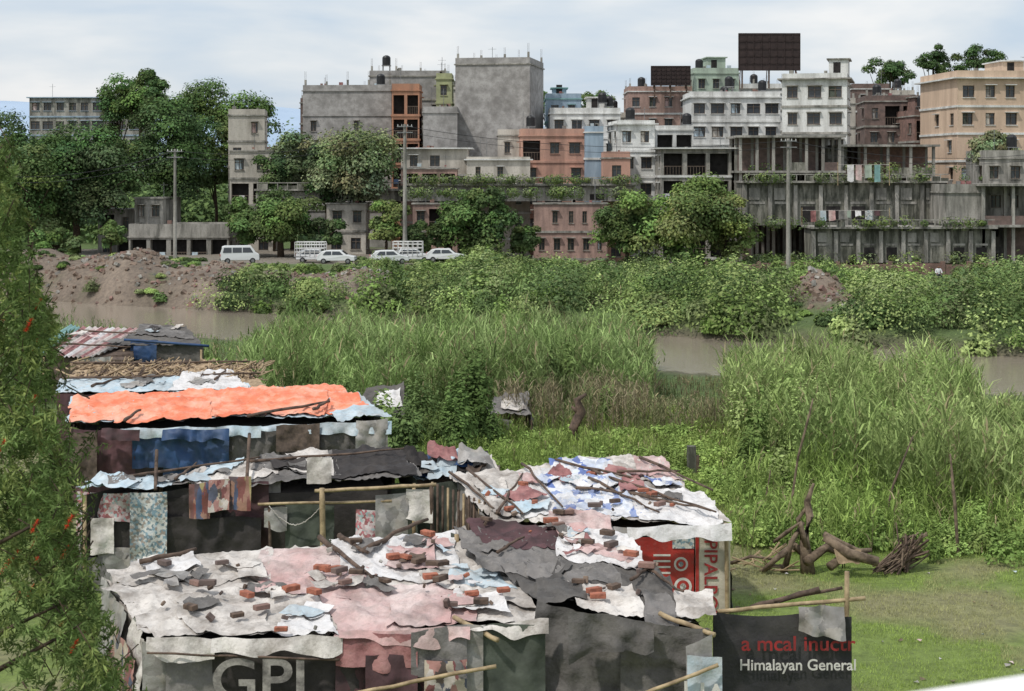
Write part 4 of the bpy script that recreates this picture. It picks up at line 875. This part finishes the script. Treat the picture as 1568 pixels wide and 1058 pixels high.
# small shelters
def lowtent(px,d,w,dep,h,mt,mt2):
    x=X(px,d);g=thf(x,d);e=empty('tarp_shelter',(x,d,g));pts=[Vector((x-w,d,g+h*.55)),Vector((x+w,d+.1,g+h*.45)),Vector((x+w*.8,d+dep,g+h)),Vector((x-w*.7,d+dep,g+h*.9))]
    sheet(e,'roof_tarp',pts,mt,8,.15,0,.03);rag=[p.lerp(sum(pts,Vector())/4,.45)+Vector((.2,0,.04)) for p in pts];sheet(e,'roof_patch',rag,mt2,8,.15,.03,.03)
    mb=MB()
    for p in pts: mb.tube([(p.x,p.y,g-.1),p],.035,'stick',5)
    mb.build('posts',e);drape(e,'wall_cloth',pts[0],pts[0].lerp(pts[1],.6),g+.1,mt,amp=.1);drape(e,'wall_cloth',pts[3],pts[0],g+.1,mt2,amp=.1);drape(e,'wall_cloth',pts[1],pts[2],g+.1,mt,amp=.1)
lowtent(778,62,.9,1.6,1.3,'t_grey','t_white');lowtent(585,60,.95,1.4,1.9,'t_char','t_white2')
# junk heap
J=empty('clothes_heap',(X(690,42.5),42.5,1.5))
for i in range(34):
    a=random.uniform(632,765);b=random.uniform(706,730);dj=42.3+random.uniform(-.5,.5);p=P(a,b,dj);s=random.uniform(.2,.5)
    sheet(J,'cloth',[p+Vector((-s,-.2,-s*.4)),p+Vector((s,-.25,-s*.3)),p+Vector((s*.7,.3,s*.3)),p+Vector((-s*.8,.3,s*.25))],random.choice(['t_black','t_blue','t_char','t_red','t_lblue','t_brown','t_black','t_white','t_check']),i,.2,0,.05,.06)
mb=MB();mb.box(X(630,42.5),X(765,42.5),42,44,0,Z(728,42.5),'t_brown');mb.build('platform',J)
# ---------- dead stump, logs, stakes
d0=40.6;e=empty('dead_stump',(X(1235,d0),d0,0));mb=MB()
b0=Vector((X(1238,d0),d0,-.1))
mb.tube([b0,P(1232,830,d0),P(1240,790,d0),P(1236,768,d0),P(1246,740,d0)],[.2,.13,.1,.085,.03],'deadwood',8)
for (pts,r) in [([(1235,850),(1215,835),(1195,850),(1170,872)],.13),([(1235,840),(1225,800),(1205,815),(1185,830)],.09),([(1230,830),(1222,795),(1240,770)],.08),([(1200,878),(1212,830),(1230,800)],.1),([(1235,860),(1265,838),(1300,852),(1340,858)],.13),([(1262,818),(1290,832),(1322,846),(1345,862)],.08),([(1270,868),(1300,846),(1335,842)],.12),([(1120,862),(1150,852),(1185,856),(1210,850)],.05),([(1160,880),(1180,866),(1200,868)],.08)]:
    n=len(pts);mb.tube([P(a,b,d0+random.uniform(-.35,.35)) for a,b in pts],[r*(1-.55*i/(n-1)) for i in range(n)],'deadwood',7)
mb.build('trunk_and_roots',e,True)
e=empty('stick_pile',(X(1370,d0),d0,0));mb=MB()
for i in range(70):
    a=P(random.uniform(1335,1390),random.uniform(866,884),d0+random.uniform(-.4,.5));t=P(random.uniform(1380,1425),random.uniform(815,858),d0+random.uniform(-.3,.6));mb.tube([a,a.lerp(t,.5)+Vector((0,0,random.uniform(-.05,.1))),t],random.uniform(.012,.03),random.choice(['deadwood','stick']),5)
for i in range(25):
    a=P(random.uniform(1120,1200),random.uniform(850,876),d0+random.uniform(-.4,.4));t=a+Vector((random.uniform(-.8,.9),random.uniform(-.4,.4),random.uniform(-.05,.35)));mb.tube([a,t],random.uniform(.012,.03),'bamboo',5)
mb.build('sticks',e)
e=empty('log',(X(1300,d0-.5),d0-.5,0));mb=MB();mb.tube([P(1262,822,40.3),P(1300,848,40.1),P(1345,860,40.)],[.1,.14,.12],'deadwood',9);mb.build('trunk',e,True)
sheet(e,'bark_slab',[P(1285,870,40),P(1318,866,40),P(1322,846,40.1),P(1282,848,40.1)],'thatch',3,.03,0,.02,.05)
for (pts,d_,r,k) in [([(1212,768),(1222,700),(1240,632),(1245,610)],46,.035,'deadwood'),([(1350,812),(1368,742),(1398,668)],44,.035,'stick'),([(1468,862),(1462,770),(1455,695)],42,.045,'deadwood'),([(1168,790),(1180,720)],47,.03,'stick'),([(1380,860),(1372,800)],41,.03,'stick'),([(1290,840),(1294,870)],41,.03,'stick')]:
    e=empty('wooden_stake',(X(pts[0][0],d_),d_,0));pp=[P(a,b,d_) for a,b in pts];g=pp[0].copy();g.z=-.2;mb=MB();mb.tube([g]+pp,[r]*(len(pp))+[r*.5],k,6);mb.build('stake',e,True)
d_=61.;e=empty('dead_trunk',(X(880,d_),d_,0));mb=MB();mb.tube([P(886,690,d_),P(878,655,d_),P(890,630,d_),P(884,612,d_),P(898,603,d_)],[.24,.18,.2,.13,.05],'stick',8);mb.tube([P(886,632,d_),P(875,622,d_)],[.12,.04],'stick',6);mb.build('trunk',e,True)
d_=54.;e=empty('concrete_post',(X(1060,d_),d_,0));mb=MB();mb.box(X(1053,d_),X(1066,d_),d_,d_+.3,-.2,Z(684,d_),'concd');mb.box(X(1066,d_)+.003,X(1071,d_),d_,d_+.2,-.2,Z(698,d_),'stick');mb.build('post',e)
# litter
mb=MB()
for i in range(60):
    p=Vector((random.uniform(4,13),random.uniform(30,42),0));p.z=thf(p.x,p.y)+.03;s=random.uniform(.02,.07);mb.M=Matrix.Translation(p)@Matrix.Rotation(random.uniform(0,6),4,'Z')@Matrix.Rotation(random.uniform(-.4,.4),4,'X')
    mb.add([(-s,-s,0),(s,-s*.7,.02),(s*.8,s,0),(-s*.6,s,.03)],[(0,1,2,3)],random.choice(['t_white2','t_lblue','t_check','t_pink','thatch','deadwood','deadwood']))
mb.build('litter')
# ---------- vehicles
def car(name,px,d,heading,prof,w,glassq,rack=False,hood=False,S=.9):
    x=X(px,d);g=thf(x,d);e=empty(name,(x,d,g));Mx=Matrix.Translation((x,d,g))@Matrix.Rotation(math.radians(heading),4,'Z')@Matrix.Scale(S,4)
    mb=MB();mb.M=Mx;n=len(prof);zm=max(z for _,z in prof)
    def hw(z): return w/2*(1-.14*max(0,(z-1.)/(zm-1.+.01)))
    vs=[(a,-hw(z),z) for a,z in prof]+[(a,hw(z),z) for a,z in prof]
    mb.add(vs,[tuple(range(n))[::-1],tuple(range(n,2*n))]+[(i,(i+1)%n,n+(i+1)%n,n+i) for i in range(n)],'carw')
    o=mb.build('body',e);bv=o.modifiers.new('b','BEVEL');bv.width=.06;bv.segments=3
    mb=MB();mb.M=Mx
    for s in (-1,1):
        for qd in glassq: mb.add([(a,s*(hw(z)+.012),z) for a,z in qd],[(0,1,2,3)],'glass')
    for (i,j) in ((2,1),(-4,-3)):
        (a0,z0),(a1,z1)=prof[i],prof[j];o_=.02*(-1 if a0<0 else 1)
        t0,t1=.12,.88
        A0=(a0+(a1-a0)*t0+o_,z0+(z1-z0)*t0);A1=(a0+(a1-a0)*t1+o_,z0+(z1-z0)*t1)
        mb.add([(A0[0],-w*.37,A0[1]+.01),(A0[0],w*.37,A0[1]+.01),(A1[0],w*.4,A1[1]+.01),(A1[0],-w*.4,A1[1]+.01)],[(0,1,2,3)],'glass')
    x0=min(a for a,_ in prof);x1=max(a for a,_ in prof)
    for s in (-1,1):
        mb.box(x0-.03,x0+.02,s*w*.36-.1,s*w*.36+.1,.8,1.0,'lamp');mb.box(x1-.02,x1+.03,s*w*.34-.14,s*w*.34+.14,.65,.82,'steel')
        for wx_ in (x0+.75,x1-.75):
            yy=s*(w/2-.09);mb.tube([(wx_,yy-.11,.31),(wx_,yy+.11,.31)],.31,'rubber',16);mb.tube([(wx_,yy-.12,.31),(wx_,yy+.12,.31)],.17,'steel',12)
    mb.box(x0-.06,x0,-w*.45,w*.45,.35,.5,'rubber');mb.box(x1,x1+.06,-w*.45,w*.45,.35,.5,'rubber')
    if hood: mb.add([(x1-1.15,-w*.4,1.0),(x1-1.15,w*.4,1.0),(x1-.75,w*.4,1.75),(x1-.75,-w*.4,1.75)],[(0,1,2,3)],'carw')
    mb.build('windows_wheels_trim',e)
    if rack:
        rk=MB();rk.M=Mx;L0,L1=x0-.1,x0+3.2
        for z in (1.2,1.6,2.0,2.3):
            for s in (-1,1): rk.tube([(L0,s*w*.52,z),(L1,s*w*.52,z)],.04,'white',5)
            rk.tube([(L0,-w*.52,z),(L0,w*.52,z)],.035,'white',5)
        for a in np.linspace(L0,L1,7):
            for s in (-1,1): rk.tube([(a,s*w*.52,.7),(a,s*w*.52,2.3)],.04,'white',5)
        rk.box(L0,L1,-w*.5,w*.5,.62,.75,'steel');rk.build('cage_rack',e)
van=[(-2.05,.35),(-2.1,1.1),(-1.9,1.85),(-1.6,1.95),(1.2,1.95),(1.75,1.2),(2.1,1.0),(2.12,.35)]
vg=[[(-1.85,1.2),(-.9,1.2),(-.9,1.75),(-1.72,1.75)],[(-.8,1.2),(.2,1.2),(.2,1.75),(-.8,1.75)],[(.3,1.2),(1.45,1.2),(1.1,1.75),(.3,1.75)]]
sed=[(-2.1,.35),(-2.1,.95),(-1.5,1.4),(-.9,1.5),(.5,1.5),(1.2,.98),(2.05,.82),(2.1,.35)]
sg=[[(-1.45,1.0),(-.5,1.0),(-.5,1.38),(-1.1,1.38)],[(-.4,1.0),(.85,1.0),(.4,1.38),(-.4,1.38)]]
car('parked_van',367,161,12,van,1.6,vg);car('parked_car',516,160.5,-4,sed,1.65,sg);car('cage_pickup',483,164,0,sed,1.7,sg,True)
car('parked_car',596,160,10,sed,1.65,sg,False,True);car('cage_pickup',632,163.5,0,sed,1.7,sg,True);car('parked_car',682,163,0,sed,1.65,sg)
def laundry(px0,px1,y,d,cols,hh=22):
    e=empty('laundry_line',(X((px0+px1)/2,d),d,Z(y,d)));mb=MB();mb.tube([P(px0-12,y,d),P(px1+12,y,d)],.015,'t_white',4)
    for p in (px0-12,px1+12): mb.tube([P(p,y-4,d),P(p,y+hh+6,d)],.04,'bamboo',5)
    mb.build('line',e);n=len(cols);st=(px1-px0)/n
    for i,c in enumerate(cols): 
        a=random.uniform(0,.2);drape(e,'garment',P(px0+st*(i+a),y,d),P(px0+st*(i+.55+random.uniform(0,.4)),y,d),Z(y+hh*random.uniform(.5,1.1),d),c,amp=.05,res=.15)
laundry(1295,1350,252,168,['t_white2','t_pink','green','teal'],26);laundry(1240,1350,322,162,['t_red','t_lblue','t_pink','t_grey','green','t_white2','t_floral','t_maroon'],16)
# ---------- person
def person(px,d):
    x=X(px,d);g=thf(x,d);e=empty('seated_person',(x,d,g))
    pts=[(0,0,.48),(0,.03,.72),(0,.02,.95),(0,0,1.05),(0,-.04,1.13),(0,-.06,1.24),
     (.1,-.02,.47),(.16,-.42,.52),(.17,-.38,.08),(.17,-.55,.04),(-.1,-.02,.47),(-.17,-.4,.52),(-.2,-.3,.08),(-.2,-.46,.04),
     (.19,.0,.97),(.27,-.1,.72),(.2,-.34,.6),(.17,-.42,.58),(-.19,.0,.97),(-.27,-.1,.72),(-.18,-.33,.62),(-.14,-.42,.6)]
    ed=[(0,1),(1,2),(2,3),(3,4),(4,5),(0,6),(6,7),(7,8),(8,9),(0,10),(10,11),(11,12),(12,13),(2,14),(14,15),(15,16),(16,17),(2,18),(18,19),(19,20),(20,21)]
    rad=[.15,.14,.16,.06,.09,.1,.1,.075,.045,.035,.1,.075,.045,.035,.07,.048,.035,.03,.07,.048,.035,.03]
    me=bpy.data.meshes.new('body');me.from_pydata([(x+a*1.1,d+b*1.1,g+c*1.1) for a,b,c in pts],ed,[]);o=bpy.data.objects.new('body_tmp',me);scene.collection.objects.link(o)
    o.modifiers.new('s','SKIN');o.modifiers.new('u','SUBSURF').levels=2
    for i,r in enumerate(rad): me.skin_vertices[0].data[i].radius=(r*1.15,r*1.15)
    me.skin_vertices[0].data[0].use_root=True
    dg_=bpy.context.evaluated_depsgraph_get();nm=bpy.data.meshes.new_from_object(o.evaluated_get(dg_));bpy.data.objects.remove(o)
    for k in ('shirt','trouser','skin','hair'): nm.materials.append(M[k])
    for p in nm.polygons:
        c=p.center;z=(c.z-g)/1.1;yy=(c.y-d)/1.1;p.use_smooth=True
        if z>1.08: p.material_index=3 if (z>1.22 or yy>-.03) else 2
        elif yy<-.26 and z>.56 and z<.7: p.material_index=2
        elif z>.55 or (z>.45 and yy>.05): p.material_index=0
        elif z<.09: p.material_index=2
        else: p.material_index=1
    b=bpy.data.objects.new('body',nm);scene.collection.objects.link(b);setparent(b,e)
    mb=MB();mb.M=Matrix.Translation((x,d,g));mb.add([(-.4,-.2,-.1),(.4,-.25,-.1),(.45,.35,-.1),(-.4,.4,-.1),(-.3,-.12,.36),(.32,-.14,.37),(.3,.25,.35),(-.32,.28,.36)],[(4,5,6,7),(0,1,5,4),(1,2,6,5),(2,3,7,6),(3,0,4,7)],'conc');mb.build('stone_seat',e)
person(1437,150)
# ---------- foreground bottlebrush tree
e=empty('bottlebrush_tree',(-5.4,12.6,0));EY=[200,260,330,370,420,500,600,660,700,800,850,950,1058,1300];EP=[5,22,25,20,48,85,78,84,105,122,112,155,190,240]
n=1500;py=R.uniform(230,1290,n);dd=R.uniform(11.2,14.2,n);ep=np.interp(py,EY,EP);pxx=ep-np.abs(R.exponential(85,n))+R.normal(0,9,n);pxx=np.where(pxx<-330,R.uniform(-330,0,n),pxx)
tips=np.stack([(pxx-784)/F*dd,dd,H-(py-HZ)/F*dd],1)
mb=MB();mb.tube([(-5.5,12.6,-.2),(-5.4,12.5,3),(-5.2,12.6,6),(-5.,12.7,8.8)],[.2,.16,.12,.04],'bark',9)
for i in range(26):
    t=Vector(tips[i]);s=Vector((-5.3,12.6,max(1.5,t.z-1.3)));mb.tube([s,s.lerp(t,.5)+Vector((0,0,.1)),t],[.05,.03,.008],'bark',5)
acc=Acc();m=44
up=R.random(n)<.45;tdir=np.stack([R.uniform(-.5,.8,n),R.uniform(-.6,.6,n),np.where(up,R.uniform(.2,1,n),R.uniform(-1,-.1,n))],1);tdir/=np.linalg.norm(tdir,axis=1)[:,None]
u=R.random((n,m));Lt=R.uniform(.12,.32,n)
pos=tips[:,None]-tdir[:,None]*(u*Lt[:,None])[...,None]+R.normal(0,.012,(n,m,3));pos=pos.reshape(-1,3)
for i in range(0,n,4): mb.tube([tips[i]-tdir[i]*Lt[i]*1.4,tips[i]],[.006,.002],'bark',4)
mm=len(pos);cl=np.repeat(R.uniform(.5,1.5,n),m)[:,None]
td=np.repeat(tdir,m,0);ld=td*.7+rdir(mm);ld/=np.linalg.norm(ld,axis=1)[:,None]
sd=np.cross(ld,rdir(mm));sd/=np.linalg.norm(sd,axis=1)[:,None]+1e-9
LL=R.uniform(.045,.09,mm)[:,None];WW=R.uniform(.010,.018,mm)[:,None]
V=np.zeros((mm,4,3));V[:,0]=pos;V[:,1]=pos+ld*LL*.45+sd*WW*.5;V[:,2]=pos+ld*LL;V[:,3]=pos+ld*LL*.45-sd*WW*.5
base=np.where((np.repeat(R.random(n),m)<.25)[:,None],np.array([[.22,.27,.09]]),np.array([[.125,.18,.06]]))
acc.add(V,(np.arange(mm)*4)[:,None]+np.arange(4),np.repeat(np.clip(base*cl*R.uniform(.7,1.3,(mm,1)),0,1),4,axis=0))
acc.build('leaves',['leaf'],e);mb.build('trunk_and_twigs',e,True)
acc=Acc()
vis=np.where((pxx>-10)&(py<1070))[0]
for i in R.choice(vis,46):
    c=tips[i]+np.array([.0,-.15,0]);m=110;u=R.uniform(-.045,.045,m);pos=c+np.stack([u*.5,u*0,u],1)
    ribbons(acc,pos,R.uniform(0,6.28,m),R.uniform(.018,.03,m),np.full(m,.005),R.uniform(.9,2,m),np.zeros(m),jcol((.6,.06,.03),m,.3),1)
acc.build('red_flowers',['leaf'],e)
# ---------- bridge parapet
mb=MB();e=empty('bridge_parapet',(1,2,9.2))
pa=[(X(1300,1.9),1.9,Z(1062,1.9)),(X(1640,2.15),2.15,Z(1010,2.15))];a,b=Vector(pa[0]),Vector(pa[1]);u=(b-a).normalized();a=a-u*1.2;b=b+u*3;n_=Vector((u.y,-u.x,0))
vs=[]
for p in (a,b):
    vs+=[p,p+n_*.25,p+n_*.25+Vector((0,0,-.5)),p+Vector((0,0,-.5))]
mb.add(vs,[(0,1,5,4),(1,2,6,5),(2,3,7,6),(3,0,4,7),(0,3,2,1),(4,5,6,7)],'parapet');o=mb.build('rail',e);bv=o.modifiers.new('b','BEVEL');bv.width=.03;bv.segments=3
# ---------- sky, sun
w=bpy.data.worlds.new('World');scene.world=w;w.use_nodes=True;nt=w.node_tree;bg=nt.nodes['Background']
S=Vector((-.42,-.38,.82)).normalized()
sky=N(nt,'ShaderNodeTexSky');sky.sky_type='NISHITA';sky.sun_disc=False;sky.sun_elevation=math.asin(S.z);sky.sun_rotation=math.atan2(S.x,S.y);sky.dust_density=2;sky.air_density=1.2
tc=N(nt,'ShaderNodeTexCoord');mp=N(nt,'ShaderNodeMapping');mp.inputs['Scale'].default_value=(2.2,2.2,9);mp.inputs['Location'].default_value=(.3,.1,.2);nt.links.new(tc.outputs['Generated'],mp.inputs['Vector'])
nz=noise(nt,mp.outputs['Vector'],2.2,5,.5,.2);cl=ramp(nt,nz.outputs['Fac'],[(.36,(6.2,7.4,8.9,1)),(.5,(8.1,8.7,9.4,1)),(.62,(10.2,10.2,10.3,1))])
nt.links.new(mix(nt,.8,sky.outputs['Color'],cl),bg.inputs['Color']);bg.inputs['Strength'].default_value=.1
sl=bpy.data.lights.new('sun','SUN');sl.energy=2.6;sl.angle=math.radians(2.5);sl.color=(1,.96,.9);so=bpy.data.objects.new('sun',sl);scene.collection.objects.link(so);so.rotation_euler=S.to_track_quat('Z','Y').to_euler();so.location=(0,0,60)
# ---------- camera
cam=bpy.data.cameras.new('camera');co=bpy.data.objects.new('camera',cam);scene.collection.objects.link(co);co.location=(0,0,H);co.rotation_euler=(math.pi/2,0,0)
cam.sensor_width=36;cam.lens=36*F/1568;cam.shift_y=-(529-HZ)/1568;cam.clip_start=.1;cam.clip_end=8000
cam.dof.use_dof=True;cam.dof.focus_distance=60;cam.dof.aperture_fstop=8
scene.camera=co
scene.view_settings.view_transform='Standard';scene.view_settings.look='None';scene.view_settings.exposure=0
print('faces',sum(len(o.data.polygons) for o in bpy.data.objects if o.type=='MESH'))
